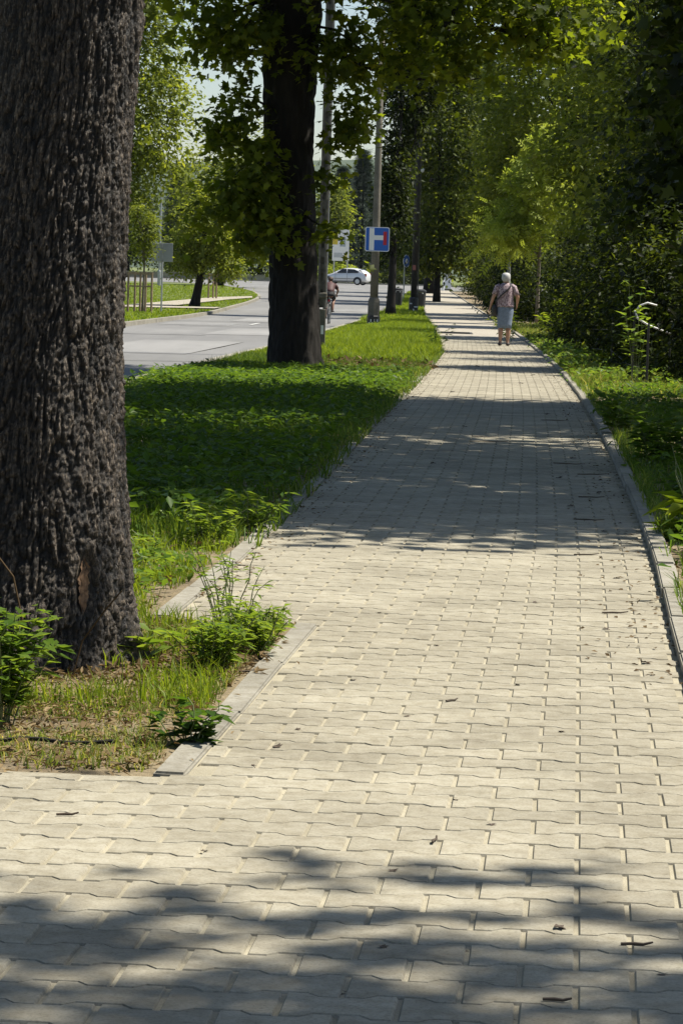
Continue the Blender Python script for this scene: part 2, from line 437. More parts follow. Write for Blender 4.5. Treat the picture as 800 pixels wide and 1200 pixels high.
# the path: sand bed, then pavers one by one, then kerb stones
foot = empty('footpath', (0, 0, 0)); tag(foot, 'pale grey path of interlocking bone shaped concrete pavers', kind='structure')
strip('sand_bed', lambda y: LE(y) + .02 if y > 7.12 else -3.4, lambda y: RE(y) + .01, np.concatenate([yr(1.5, 7.11, .3), yr(7.13, 10.31, .2), yr(10.33, 60, .4), yr(60.5, 76, .5)]), -.0055, 6, M['sand'], parent=foot)
strip('far_surface', LE, lambda y: RE(y), yr(76, 230, 1.5), .0, 4, M['farpave'], parent=foot)
strip('near_surface', lambda y: -6, lambda y: RE(y), yr(-8, 1.5, .5), -.001, 4, M['farpave'], parent=foot)
PL, PP, AM = .2, .1428, .0116
def outline(x0=-9., x1=9., y0=-9., y1=9.):
    w = PP / 2 + AM - .0016; n = PP / 2 - AM - .0016; hx = PL / 2 - .0026
    top = [(-hx, w), (-.30 * PL, w), (-.2 * PL, n), (.2 * PL, n), (.30 * PL, w), (hx, w)]
    pts = top + [(x, -y) for x, y in reversed(top)]
    return [(min(max(x, x0), x1), min(max(y, y0), y1)) for x, y in pts]
def paver_geo(pts):
    xs = [p[0] for p in pts]; ys_ = [p[1] for p in pts]; bx0, bx1, by0, by1 = min(xs), max(xs), min(ys_), max(ys_)
    ins = .0048; V = []
    cy = (by0 + by1) / 2
    for x, y in pts:
        V.append((min(max(x, bx0 + ins), bx1 - ins), y - math.copysign(min(ins * .8, abs(y - cy) * .5), y - cy), 0))
    V += [(x, y, -.0078) for x, y in pts]
    F_ = [tuple(reversed(range(12)))] + [(i, (i + 1) % 12, 12 + (i + 1) % 12, 12 + i) for i in range(12)]
    F_[0] = tuple(range(11, -1, -1))
    return V, F_
blocks = []
s = 0.0; yrow = 2.0; row = 0
while yrow < 75:
    h = float(RH(yrow)); a = math.atan(h); xr_ = float(RE(yrow)); z = float(gz(yrow))
    ca, sa = math.cos(a), math.sin(a)
    off = .03 + (.1 if row % 2 else 0.0)
    yl_row = yrow
    for n in range(-1, 24):
        t = n * PL + off + PL / 2
        cx, cy = xr_ - t * ca, yrow + t * sa
        x0, x1, y0, y1 = -9., 9., -9., 9.
        x1 = min(9, t - .004)                         # right kerb
        yc = yrow + sa * t
        # bed corner frame, measured along the row direction from the right edge
        ylim = yrow + sa * 1.62
        if ylim < 7.12 - PP: lim = 3.3
        elif ylim < 7.12 + PP:                        # the row that meets the bed's front edge
            lim = 3.3
            tb = (xr_ - (-.445)) / ca
            if t > tb - .08: y1 = min(9, 7.115 - ylim)
            if y1 < -.03:
                continue
        elif yc < 10.33: lim = (xr_ - float(LE(yc))) / ca - .082
        else: lim = (xr_ - float(LE(yc))) / ca - .082
        x0 = max(-9., t - lim + .004)
        lo, hi = max(x0, -PL / 2), min(x1, PL / 2)
        if hi - lo < .03: continue
        full = x0 < -PL / 2 and x1 > PL / 2 and y1 > .2
        blocks.append((cx, cy, z, a, full, (x0, x1, y0, y1)))
    yrow += PP * ca; row += 1
def in_view(b):
    d = b[1]; px = 400 + 3455 * b[0] / d; py = 318 + 3455 * 1.24 / d
    return -40 < px < 840 and py < 1240
order = sorted(range(len(blocks)), key=lambda i: (0 if in_view(blocks[i]) else 1, blocks[i][1]))
singles = set(order[:300])
V0, F0 = paver_geo(outline())
pm = bpy.data.meshes.new('paver'); pm.from_pydata(V0, [], F0); pm.materials.append(M['paver']); pm.update()
mv, mf, mr = [], [], []
for i, (cx, cy, z, a, full, lim) in enumerate(blocks):
    dzj = random.gauss(0, .0006); tx, ty = random.gauss(0, .0025), random.gauss(0, .004); da = random.gauss(0, .004)
    if i in singles:
        if full: me = pm
        else:
            V, F_ = paver_geo(outline(*lim)); me = bpy.data.meshes.new('paver'); me.from_pydata(V, [], F_); me.materials.append(M['paver'])
        o = bpy.data.objects.new('paver', me); COL.objects.link(o); o.parent = foot
        o.location = (cx, cy, z + dzj); o.rotation_euler = (tx, ty, -a + da)
    else:
        V = V0 if full else paver_geo(outline(*lim))[0]
        b = len(mv); c_, s_ = math.cos(-a + da), math.sin(-a + da)
        for x, y, zz in V: mv.append((cx + x * c_ - y * s_, cy + x * s_ + y * c_, z + dzj + zz + x * -ty + y * tx))
        mf += [tuple(k + b for k in f) for f in F0]; mr += [random.random()] * len(V)
me = bpy.data.meshes.new('paver_field'); me.from_pydata(mv, [], mf); me.update()
at_ = me.attributes.new('rnd', 'FLOAT', 'POINT'); at_.data.foreach_set('value', np.array(mr, np.float32))
tag(link('paver_field', me, M['paver'], foot), kind='stuff')
def kerb_mesh(L):
    bm = bmesh.new(); bmesh.ops.create_cube(bm, size=1)
    for v in bm.verts: v.co = Vector((v.co.x * .08, v.co.y * L, v.co.z * .25 - .125))
    bmesh.ops.bevel(bm, geom=[e for e in bm.edges if all(v.co.z > -.01 for v in e.verts)], offset=.006, segments=2, affect='EDGES')
    me = bpy.data.meshes.new('kerb_stone'); bm.to_mesh(me); bm.free(); me.materials.append(M['kerb']); return me
K1 = kerb_mesh(.992)
def kerb_run(fx, ya, yb, side, top, L=1.0, me=None):
    y = ya
    while y < yb - .2:
        y2 = y + L * .997; xa, xb = float(fx(y)), float(fx(y2)); a = math.atan2(xb - xa, y2 - y)
        o = bpy.data.objects.new('kerb_stone', me or K1); COL.objects.link(o); o.parent = foot
        ym = (y + y2) / 2
        o.location = ((xa + xb) / 2 + side * .04 * math.cos(a) + random.gauss(0, .002), ym, float(gz(ym)) + top + random.gauss(0, .003))
        o.rotation_euler = (random.gauss(0, .003), random.gauss(0, .008), -a + random.gauss(0, .003)); y = y2
kerb_run(RE, 2.6, 72, 1, .036)
kerb_run(lambda y: LE(y), 7.135, 10.31, 1, .006, 1.06, kerb_mesh(1.052))
kerb_run(lambda y: LE(y), 10.36, 58, 1, .006)
def long_kerb(fx, ya, yb, side, top):
    rings = []
    for y in np.arange(ya, yb, 4.0):
        x = float(fx(y)); z = float(gz(y)); rings.append([(x, y, z - .2), (x + side * .08, y, z - .2), (x + side * .08, y, z + top), (x, y, z + top)])
    MB().loft(rings).build('far_kerb', M['kerb'], foot)
long_kerb(RE, 72, 228, 1, .04); long_kerb(LE, 58, 228, 1, .03)
# dark cover plate let into the path
mb = MB(); mb.box((0, 0, .004), (.95, 2.6, .012)); cp = mb.build('inspection_cover', plain('dark_cast_iron', (.045, .043, .04), .6, .3, .3, 12), None, bevel=.004)
cp.location = (2.98, 81.3, float(gz(81.3)) + .002); cp.rotation_euler = (-.004, 0, -.03)
tag(cp, 'dark rectangular cover plate set in the pale path near the walking woman', 'cover plate')
mb = MB()
for i in range(9): mb.box((0, -1.1 + i * .275, .011), (.8, .05, .006))
mb.build('grip_rib', bpy.data.materials['dark_cast_iron'], cp)

# far wooded hill
xs = np.linspace(-2600, 2600, 140); hv, hf = [], []
for i, x in enumerate(xs):
    top = 92 + 22 * noise.noise((x * .0011, .3, 0)) + 6 * noise.noise((x * .006, 1.3, 0)) + 1.6 * noise.noise((x * .05, 2, 0))
    for (y, k) in ((2100, 0), (2300, .55), (2500, 1.0), (2900, 0)):
        hv.append((x, y, -2 + (top + 2) * k))
for i in range(len(xs) - 1):
    for j in range(3): hf.append((i * 4 + j, i * 4 + 4 + j, i * 4 + 5 + j, i * 4 + 1 + j))
hill = npmesh('hill', hv, hf, m_turf('distant_forest', (.03, .05, .025), (.05, .075, .035)), smooth=True)
tag(hill, 'distant wooded hill ridge under the sky', kind='structure')

# ------------------------------------------------------------------ trees
def T_(pts, fold=.12, droop=.15):
    """outline in (x across, y along) -> verts with a little fold and droop, fan from the base vein"""
    P = np.array([(0, .42)] + pts, float)
    z = np.abs(P[:, 0]) * fold - droop * P[:, 1] ** 2
    V = np.column_stack([P[:, 0], P[:, 1], z]); n = len(pts)
    return V, np.array([(0, 1 + i, 1 + (i + 1) % n) for i in range(n)])
LEAF = {
    'maple': T_([(0, 0), (.20, .02), (.50, .10), (.32, .30), (.58, .62), (.24, .60), (0, 1.0), (-.24, .60), (-.58, .62), (-.32, .30), (-.50, .10), (-.20, .02)]),
    'oval': (np.array([(0, 0, 0), (.26, .42, .05), (0, 1, -.12), (-.26, .42, .05)]), np.array([(0, 1, 2), (0, 2, 3)])),
    'lance': (np.array([(0, 0, 0), (.13, .4, .03), (0, 1, -.2), (-.13, .4, .03)]), np.array([(0, 1, 2), (0, 2, 3)])),
}
def _pinnate():
    V, F_ = [], []
    for i in range(5):
        for sd in ((-1, 1) if i < 4 else (0,)):
            b = len(V); y = .12 + .2 * i
            d = np.array([sd * .9, .45, -.1]) if sd else np.array([0, 1., -.2]); d = d / np.linalg.norm(d)
            s_ = np.array([d[1], -d[0], 0]); L = .40
            p = np.array([0, y, -.12 * y * y])
            V += [p, p + d * L * .45 + s_ * L * .19, p + d * L, p + d * L * .45 - s_ * L * .19]; F_ += [(b, b + 1, b + 2), (b, b + 2, b + 3)]
    return np.array(V), np.array(F_)
LEAF['ash'] = _pinnate()
def _needles():
    V, F_ = [], []
    for i in range(7):
        for sd in (-1, 1):
            b = len(V); y = i / 7; w = .03
            V += [(0, y - w, 0), (0, y + w, 0), (sd * .38 * (1 - .5 * y), y + .3, -.08)]; F_ += [(b, b + 1, b + 2)]
    return np.array(V), np.array(F_)
LEAF['needle'] = _needles()

def frames(N, g, up_bias=1.0, jitter=.6, out=None, outw=0.0):
    nrm = g.normal(0, jitter, (N, 3)); nrm[:, 2] += up_bias
    if out is not None: nrm += out * outw
    nrm /= np.linalg.norm(nrm, axis=1, keepdims=True)
    d = g.normal(0, 1, (N, 3)); d[:, 2] -= .5
    if out is not None: d += out * 1.2
    d -= nrm * np.sum(d * nrm, 1, keepdims=True); d /= np.linalg.norm(d, axis=1, keepdims=True) + 1e-9
    s_ = np.cross(d, nrm)
    return s_, d, nrm
def leaves(name, P, size, kind, mat, parent, seed=0, up_bias=1.0, jitter=.6, out=None, outw=.3, rnd=None, fr=None):
    g = np.random.default_rng(seed); P = np.asarray(P); N = len(P)
    tv, tf = LEAF[kind]
    a, b, c = fr if fr is not None else frames(N, g, up_bias, jitter, out, outw)
    sz = np.broadcast_to(size, (N,)) * g.uniform(.65, 1.25, N)
    V = P[:, None, :] + sz[:, None, None] * (a[:, None, :] * tv[None, :, 0:1] + b[:, None, :] * tv[None, :, 1:2] + c[:, None, :] * tv[None, :, 2:3])
    k = len(tv); F_ = (tf[None] + (np.arange(N) * k)[:, None, None]).reshape(-1, 3)
    r = np.clip(g.normal(.42, .22, N), 0, 1) if rnd is None else rnd
    return npmesh(name, V.reshape(-1, 3), F_, mat, parent, attrs={'rnd': np.repeat(r, k)})
def crown_points(ells, n_clump, per, seed, clump=.5, flat=.55, hollow=.55, cut=None, gap=.0):
    g = np.random.default_rng(seed); vol = np.array([e[3] * e[4] * e[5] for e in ells]) ** .75; pr = vol / vol.sum()
    C, O = [], []
    for i, e in enumerate(ells):
        k = max(3, int(n_clump * pr[i])); d = g.normal(0, 1, (k, 3)); d /= np.linalg.norm(d, axis=1, keepdims=True)
        r = (hollow + (1 - hollow) * g.random(k) ** .6) * g.uniform(.75, 1.06, k)
        # uneven outline: lobes
        lob = np.array([1 + .22 * noise.noise((v[0] * 1.8 + seed, v[1] * 1.8, v[2] * 1.8)) for v in d])
        C.append(np.array(e[:3]) + d * (r * lob)[:, None] * np.array(e[3:6])); O.append(d)
    C = np.concatenate(C); O = np.concatenate(O)
    if gap:
        keep = np.array([noise.noise((c[0] * .55 + seed * 3.1, c[1] * .55, c[2] * .7)) > gap - .45 for c in C]); C, O = C[keep], O[keep]
    cs = clump * g.uniform(.6, 1.35, len(C))
    P = np.repeat(C, per, 0) + g.normal(0, 1, (len(C) * per, 3)) * np.repeat(cs, per)[:, None] * np.array([1, 1, flat]) * .6
    # outer leaves of each clump droop
    q = P - np.repeat(C, per, 0); P[:, 2] -= .35 * (q[:, 0] ** 2 + q[:, 1] ** 2) / np.repeat(cs, per)
    r = np.clip(np.repeat(g.normal(.45, .22, len(C)), per) + g.normal(0, .16, len(P)), 0, 1)
    O2 = np.repeat(O, per, 0)
    if cut is not None:
        kk = cut(P); P, r, O2 = P[kk], r[kk], O2[kk]
    return C, P, O2, r
def limb(mb, a, b, ra, rb, sag=0.0, wob=.12, n=6, sides=6, rg=random):
    a, b = Vector(a), Vector(b); L = (b - a).length; pts, rr = [], []
    for i in range(n + 1):
        t = i / n; p = a.lerp(b, t); p.z += sag * L * math.sin(PI * t)
        if 0 < i < n: p += Vector((rg.uniform(-1, 1), rg.uniform(-1, 1), rg.uniform(-.6, .6))) * wob * L / n * 1.5
        pts.append(p); rr.append(ra + (rb - ra) * t ** .8)
    mb.tube(pts, rr, sides); return pts
def tree(name, loc, label, ells, trunk_r, trunk_top, kind='oval', mat='leaf_far', leaf=.2, clumps=200, per=40, clump=.6, seed=1,
         bark='bark', lean=(0, 0), n_limbs=14, hollow=.55, gap=.0, cat='tree', group=None, cut=None, up_bias=.8, jitter=.6, flat=.55, limb_r=.3, trunk=True, twig=1.0):
    """loc is the foot; ells are crown lobes in world metres"""
    rg = random.Random(seed); t = empty(name, loc); tag(t, label, cat, group)
    x0, y0, z0 = loc
    C, P, O, r = crown_points(ells, clumps, per, seed, clump, flat, hollow, cut, gap)
    base = np.array(loc)
    cr = leaves('crown', P - base, leaf, kind, M[mat], t, seed, up_bias, jitter, O, .35, r)
    if trunk:
        mb = MB(); n = 10; pts, rr = [], []
        for i in range(n + 1):
            k = i / n; z = trunk_top * k
            pts.append((lean[0] * k + .03 * trunk_top * .2 * math.sin(3 * k + seed), lean[1] * k, z - .05 if i == 0 else z)); rr.append(trunk_r * (1.0 - .45 * k + .45 * math.exp(-k * 14)))
        mb.tube(pts, rr, 12)
        idx = [rg.randrange(len(C)) for _ in range(n_limbs)]
        for j, i in enumerate(idx):
            c = C[i] - base; k = rg.uniform(.55, 1.0); st = Vector(pts[int(k * n)])
            end = Vector(c)
            pp = limb(mb, st, end, trunk_r * limb_r * rg.uniform(.7, 1.2), .012 * twig, .12, .16, 6, 6, rg)
            for _ in range(2):
                i2 = min(range(0, len(C), max(1, len(C) // 160)), key=lambda q: (Vector(C[q] - base) - end).length + rg.random() * 1.5)
                limb(mb, pp[rg.randrange(2, 5)], Vector(C[i2] - base), trunk_r * limb_r * .35, .008 * twig, .05, .2, 5, 5, rg)
        mb.build('trunk', M[bark], t, smooth=True)
    return t

# --- the big maple in front on the left: bark modelled as plates
def near_maple():
    z_h = 2.5
    t = empty('maple_tree', (-.945, 9.15, 0.0)); tag(t, 'massive rugged maple trunk with torn bark in the left foreground', 'tree')
    NA, NZ = 420, 560
    zs = np.linspace(-.12, z_h, NZ); th = np.linspace(0, 2 * PI, NA, endpoint=False)
    right = np.interp(zs, [-.12, 0, .06, .2, .45, 1.0, 1.54, 2.07, 2.5], [.35, .32, .303, .294, .285, .255, .268, .30, .33])
    left = np.interp(zs, [-.12, 0, .1, .3, .6, 1.2, 1.8, 2.07, 2.5], [-.47, -.40, -.37, -.335, -.30, -.235, -.155, -.14, -.12])
    right = right * .97 - .006; left = left * .97
    ctr = (right + left) / 2; rad = (right - left) / 2
    V = np.zeros((NZ, NA, 3)); ridge = np.zeros((NZ, NA))
    for i, z in enumerate(zs):
        for j, a in enumerate(th):
            c, s_ = math.cos(a), math.sin(a)
            flare = math.exp(-max(z, 0) * 5.5)
            lob = 1 + flare * .13 * math.sin(4 * a + 1.1) + flare * .08 * math.sin(7 * a + .4) + .035 * noise.noise((c * 1.4, s_ * 1.4, z * 1.2)) + .05 * max(0, noise.noise((c * 1.2 + z * .9, s_ * 1.2, z * .7 + 4)))
            R = rad[i] * lob
            wx, wy = c * .30, s_ * .30
            w = noise.noise((wx * 7, wy * 7, z * 2.2 + 5)) * .05
            sx, sy, sz = wx * 52 + w * 40, wy * 52 + w * 40, z * 7.0 + noise.noise((wx * 9, wy * 9, z * 3)) * .9
            d, pp = noise.voronoi((sx, sy, sz)); q1 = pp[0]
            hs = math.sin(q1[0] * 12.98 + q1[1] * 78.2 + q1[2] * 37.7) * 43758.5; hs -= math.floor(hs)
            h2_ = (hs * 57.3) % 1.0
            e1 = d[1] - d[0]
            d2, pq = noise.voronoi((wx * 105 + 3 + w * 30, wy * 105 + w * 20, z * 46)); q2 = pq[0]
            hq = math.sin(q2[0] * 12.98 + q2[1] * 78.2 + q2[2] * 37.7) * 43758.5; hq -= math.floor(hq)
            e2 = d2[1] - d2[0]
            nz = noise.fractal((wx * 60, wy * 60, z * 30), .7, 2.1, 5)
            flake = .002 + .0065 * hs + .008 * (q1[2] - sz) * (.3 + h2_) + .010 * (hq - .5) * ((q1[0] - sx) + (q1[1] - sy))
            crack = min(1.0, e1 / .16); crack2 = min(1.0, e2 / .2)
            flake += .010 * (h2_ - .35) * ((sx - q1[0]) * -s_ + (sy - q1[1]) * c)
            h = flake * crack + (.0055 * hq + .0045 * (q2[2] - z * 46)) * crack2 + nz * .004 - .006 * (1 - crack)
            plate = crack * (.35 + .65 * hs); fl = crack2 * (.3 + .7 * hq)
            # torn hollow on the lower right of the front
            u = ((a - math.radians(311)) * rad[i]) / .032; v_ = (z - .27) / .10
            q = u * u + v_ * v_
            if q < 1.6: h = h * max(0, min(1, (q - .7) / .9)) - .012 * max(0, 1.2 - q)
            R2 = R + h
            V[i, j] = (ctr[i] + c * R2, s_ * R2, z); ridge[i, j] = plate * .55 + fl * .45 + nz * .25
    idx = (np.arange(NZ - 1)[:, None] * NA + np.arange(NA)[None]).ravel(); jn = (np.arange(NZ - 1)[:, None] * NA + (np.arange(NA)[None] + 1) % NA).ravel()
    F_ = np.stack([idx, jn, jn + NA, idx + NA], 1)
    trunk = npmesh('trunk', V.reshape(-1, 3), F_, M['bark_near'], t, smooth=True, attrs={'ridge': np.clip(ridge.ravel(), 0, 1)})
    # exposed wood in the hollow
    a0 = math.radians(311); wv, wf = [], []; nu, nv = 13, 30
    for i in range(nv + 1):
        z = .27 + (i / nv - .5) * .19; hw_ = .020 * math.sin(PI * min(1, i / nv * 1.02 + .02)) ** .8 * (1 + .9 * noise.noise((0, 0, i * .55)))
        rr = float(np.interp(z, zs, rad)); cc = float(np.interp(z, zs, ctr))
        for j in range(nu + 1):
            k = j / nu * 2 - 1; aa = a0 + k * hw_ / rr + .035 * noise.noise((i * .25, 3, 1)); R = rr * 1.0 - .006 + .006 * noise.noise((j * 1.9, i * .12, 4)) - .006 * (1 - k * k)
            wv.append((cc + math.cos(aa) * R, math.sin(aa) * R, z))
    for i in range(nv):
        for j in range(nu): q = i * (nu + 1) + j; wf.append((q, q + 1, q + nu + 2, q + nu + 1))
    mb = MB(); mb.add(wv, wf); w = mb.build('bare_wood', M['bare_wood'], trunk, smooth=True); w['label'] = 'orange brown bare wood where the bark is torn'
    # upper trunk and crown, above the picture
    mb = MB(); top = []
    x = float(ctr[-1]); mb.tube([(x, 0, 2.42), (x - .05, .02, 3.4), (x - .3, .05, 4.6), (x - .7, .1, 6.0)], [.26, .25, .22, .14], 16)
    rg = random.Random(3)
    ells = [(-2.9, 9.5, 7.6, 3.4, 3.6, 2.8), (-3.4, 9.2, 6.0, 2.6, 3.0, 1.6), (2.0, 9.7, 7.3, .85, 1.2, .5)]  # unseen lobes kept off the sunny bed; last one added to shade the trunk
    C, P, O, r = crown_points(ells, 190, 34, 11, .6)
    base = np.array((-.945, 9.15, 0))
    for _ in range(16):
        c = Vector(C[rg.randrange(len(C))] - base); limb(mb, (x - rg.uniform(.05, .6), .05, rg.uniform(3.6, 5.8)), c, .08, .015, .1, .15, 6, 6, rg)
    mb.build('limb', M['bark'], t, smooth=True)
    leaves('crown', P - base, .15, 'maple', M['leaf_maple'], t, 11, .8, .6, O, .35, r)
near_maple()

# --- the dark maple by the road
G_ = lambda y: float(gz(y))
def second_maple():
    loc = (-.74, 41.0, G_(41.0)); t = empty('maple_tree', loc); tag(t, 'black shaded maple trunk with low hanging leaves between road and path', 'tree')
    NA, NZ = 90, 160; zs = np.linspace(-.1, 5.6, NZ)
    R_ = np.interp(zs, [-.1, .1, .35, 1.5, 3.2, 4.3, 4.9, 5.6], [.40, .36, .335, .315, .325, .36, .42, .40]); cx = np.interp(zs, [0, 1.5, 3.2, 4.8, 5.6], [.03, -.03, -.15, -.155, -.16])
    V = np.zeros((NZ, NA, 3))
    for i, z in enumerate(zs):
        for j in range(NA):
            a = 2 * PI * j / NA; c, s_ = math.cos(a), math.sin(a)
            d, _ = noise.voronoi((c * 4.2, s_ * 4.2, z * 2.4))
            R = R_[i] * (1 + .05 * noise.noise((c * 1.5, s_ * 1.5, z * .8 + 9)) + math.exp(-max(z, 0) * 4) * .12 * math.sin(5 * a)) + min(1, (d[1] - d[0]) * 2.5) * .03
            V[i, j] = (cx[i] + c * R, s_ * R, z)
    idx = (np.arange(NZ - 1)[:, None] * NA + np.arange(NA)[None]).ravel(); jn = (np.arange(NZ - 1)[:, None] * NA + (np.arange(NA)[None] + 1) % NA).ravel()
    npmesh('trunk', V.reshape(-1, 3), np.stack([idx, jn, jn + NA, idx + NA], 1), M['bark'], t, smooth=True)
    rg = random.Random(5); base = np.array(loc)
    low = [(-1.62, 40.2, 4.45, .75, .8, .45), (-1.45, 40.3, 3.2, .45, .6, .6), (-1.55, 40.2, 2.25, .72, .6, .62), (-1.15, 40.3, 1.85, .40, .4, .42), (-.15, 40.4, 4.2, .55, .6, .55), (-.12, 40.5, 3.35, .36, .5, .45), (-.30, 40.3, 2.55, .16, .2, .25), (-.30, 40.35, 1.75, .10, .2, .12)]
    right = [(1.0, 39.2, 4.75, .9, 1.0, .5), (1.9, 38.8, 4.55, 1.0, 1.0, .55), (.55, 39.6, 4.15, .5, .6, .45), (1.25, 38.9, 3.95, .55, .6, .35), (2.6, 38.4, 4.6, .8, 1.0, .5)]
    high = [(-1.0, 41.0, 8.2, 4.2, 4.2, 3.0), (-1.6, 41.5, 6.2, 3.2, 3.4, 1.5), (1.2, 40.0, 6.4, 2.2, 2.4, 1.2)]
    mb = MB()
    # two leading stems
    for e in ((-1.5, .2, 7.8), (.7, .4, 7.6), (-.3, 1.2, 8.6)): limb(mb, (cx[-1], 0, 5.2), e, .26, .08, .02, .06, 7, 10, rg)
    C1, P1, O1, r1 = crown_points(low, 170, 26, 21, .24, .8, .25)
    C2, P2, O2, r2 = crown_points(right, 150, 20, 22, .30, .6, .25)
    C3, P3, O3, r3 = crown_points(high, 430, 32, 23, .7)
    for C, n, zz, r_ in ((C1, 22, (2.0, 5.0), .035), (C3, 24, (5.2, 7.0), .09)):
        for _ in range(n):
            c = Vector(C[rg.randrange(len(C))] - base)
            limb(mb, (-.15 + rg.uniform(-.15, .15), -.1, min(max(c.z + rg.uniform(-.4, .8), zz[0]), zz[1])), c, r_, .008, .12, .2, 6, 6, rg)
    # boughs reaching over the path to the right
    b1 = limb(mb, (.05, -.3, 5.15), (1.75, -2.0, 4.62), .06, .04, .10, .22, 8, 8, rg); b2 = limb(mb, b1[-1], (3.5, -2.7, 4.25), .05, .018, .06, .1, 7, 6, rg)
    b3 = limb(mb, (.15, -.2, 4.6), (1.35, -1.5, 4.0), .06, .02, -.06, .08, 8, 6, rg); b4 = limb(mb, b3[-1], (2.4, -2.0, 3.95), .02, .01, -.06, .1, 6, 5, rg)
    allb = b1 + b2 + b3 + b4
    for q in range(len(C2)):
        c = Vector(C2[q] - base); st = min(allb, key=lambda p: (p - c).length)
        if q % 2 == 0: limb(mb, st, c, .012, .005, .08, .2, 4, 4, rg)
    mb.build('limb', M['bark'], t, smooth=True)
    P = np.concatenate([P1, P2, P3]); O = np.concatenate([O1, O2, O3]); r = np.concatenate([r1, r2, r3])
    leaves('crown', P - base, np.concatenate([np.full(len(P1), .115), np.full(len(P2), .12), np.full(len(P3), .17)]), 'maple', M['leaf_maple'], t, 31, .75, .55, O, .3, r)
second_maple()

GR = 'tall trees along the right of the path'
# canopy that shades the path, mostly above the picture
tree('maple_tree', (6.4, 5.0, 0), 'spreading maple beside the camera, out of the picture on the right', [(5.0, 5.35, 9.0, 2.7, 1.35, 1.0), (6.2, 4.4, 9.6, 2.4, 2.0, 1.5), (5.0, 3.8, 9.2, 2.6, 1.6, 1.2)], .22, 8.0, 'maple', 'leaf_maple', .17, 380, 30, .55, 41, cat='tree', gap=.03)
tree('maple_tree', (5.0, 20.8, 0), 'maple whose crown shades the middle of the path, trunk hidden at right', [(4.0, 19.2, 7.2, 4.6, 4.9, 2.6), (4.9, 19.6, 9.0, 3.8, 4.4, 2.2), (3.2, 18.2, 5.9, 3.2, 3.8, 1.3)], .24, 6, 'maple', 'leaf_maple', .18, 640, 36, .8, 42, gap=.0)
tree('maple_tree', (5.6, 29.2, 0), 'maple whose crown shades the path farther on, trunk hidden at right', [(4.3, 27.9, 7.4, 4.8, 4.4, 2.6), (5.0, 27.6, 9.2, 3.8, 4.2, 2.0)], .26, 6, 'maple', 'leaf_maple', .17, 640, 34, .62, 43, hollow=.4, gap=.0)
# right hand woods
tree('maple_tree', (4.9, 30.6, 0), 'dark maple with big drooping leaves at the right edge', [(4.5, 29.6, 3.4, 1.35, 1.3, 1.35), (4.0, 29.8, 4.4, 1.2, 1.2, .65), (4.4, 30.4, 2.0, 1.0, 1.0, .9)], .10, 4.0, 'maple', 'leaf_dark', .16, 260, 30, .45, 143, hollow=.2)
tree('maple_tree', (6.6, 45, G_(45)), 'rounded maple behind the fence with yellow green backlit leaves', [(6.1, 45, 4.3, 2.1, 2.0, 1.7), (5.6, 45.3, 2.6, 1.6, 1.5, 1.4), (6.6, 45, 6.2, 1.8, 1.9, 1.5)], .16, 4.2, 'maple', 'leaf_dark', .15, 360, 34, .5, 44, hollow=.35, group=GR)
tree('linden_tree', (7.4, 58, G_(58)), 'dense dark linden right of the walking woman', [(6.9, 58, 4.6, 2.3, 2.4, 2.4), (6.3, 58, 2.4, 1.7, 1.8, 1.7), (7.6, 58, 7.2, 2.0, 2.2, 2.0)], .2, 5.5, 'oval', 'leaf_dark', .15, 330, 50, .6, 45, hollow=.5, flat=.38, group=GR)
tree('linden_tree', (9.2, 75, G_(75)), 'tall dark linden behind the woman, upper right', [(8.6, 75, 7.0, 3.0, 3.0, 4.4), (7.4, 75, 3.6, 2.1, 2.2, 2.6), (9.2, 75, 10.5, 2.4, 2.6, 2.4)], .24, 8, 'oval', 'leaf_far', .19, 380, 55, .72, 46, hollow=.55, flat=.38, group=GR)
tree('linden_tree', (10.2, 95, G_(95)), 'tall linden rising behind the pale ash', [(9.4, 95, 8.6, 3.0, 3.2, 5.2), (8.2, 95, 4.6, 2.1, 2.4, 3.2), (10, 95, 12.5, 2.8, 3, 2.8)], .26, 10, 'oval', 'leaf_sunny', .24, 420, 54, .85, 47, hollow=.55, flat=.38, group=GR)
tree('ash_tree', (6.7, 104, G_(104)), 'young pale green ash lit by the sun above the woman', [(6.3, 103.6, 4.0, 1.0, 1.0, 1.7), (5.5, 103.6, 2.7, .95, .9, .85), (6.8, 103.6, 5.6, .75, .8, 1.1)], .07, 4.6, 'ash', 'leaf_lime', .42, 150, 13, .42, 48, 'bark_pale', hollow=.2, flat=.5)
tree('linden_tree', (9.4, 126, G_(126)), 'broad linden overhanging the far path', [(8.6, 126, 9.5, 3.4, 3.6, 6.0), (7.3, 126, 5.0, 2.3, 2.6, 3.6), (9.0, 126, 14.5, 3.0, 3.2, 3.0)], .3, 12, 'oval', 'leaf_sunny', .27, 460, 54, 1.0, 49, hollow=.55, flat=.38, group=GR)
tree('linden_tree', (1.66, 113.7, G_(113.7)), 'slim dark trunked linden in the verge behind the lamp post', [(1.6, 114.2, 4.2, .5, .9, 2.4), (1.6, 114.0, 3.6, .5, .9, 1.8), (1.65, 114.2, 5.6, .52, 1.0, 1.6), (2.2, 115.2, 8.2, 1.3, 1.5, 2.2), (2.6, 115.4, 11.4, 1.9, 2.0, 2.4)], .17, 5, 'oval', 'leaf_dark', .18, 560, 50, .42, 50, hollow=.25, n_limbs=5)
tree('linden_tree', (5.0, 168, G_(168)), 'linden in the verge behind the blue sign post', [(5.3, 168, 8.0, 2.7, 3.0, 5.6), (5.2, 168, 3.1, 2.5, 2.4, 2.0), (5.4, 168, 13.5, 2.2, 2.4, 2.6)], .17, 9, 'oval', 'leaf_far', .28, 520, 50, .9, 51, hollow=.5, flat=.4)
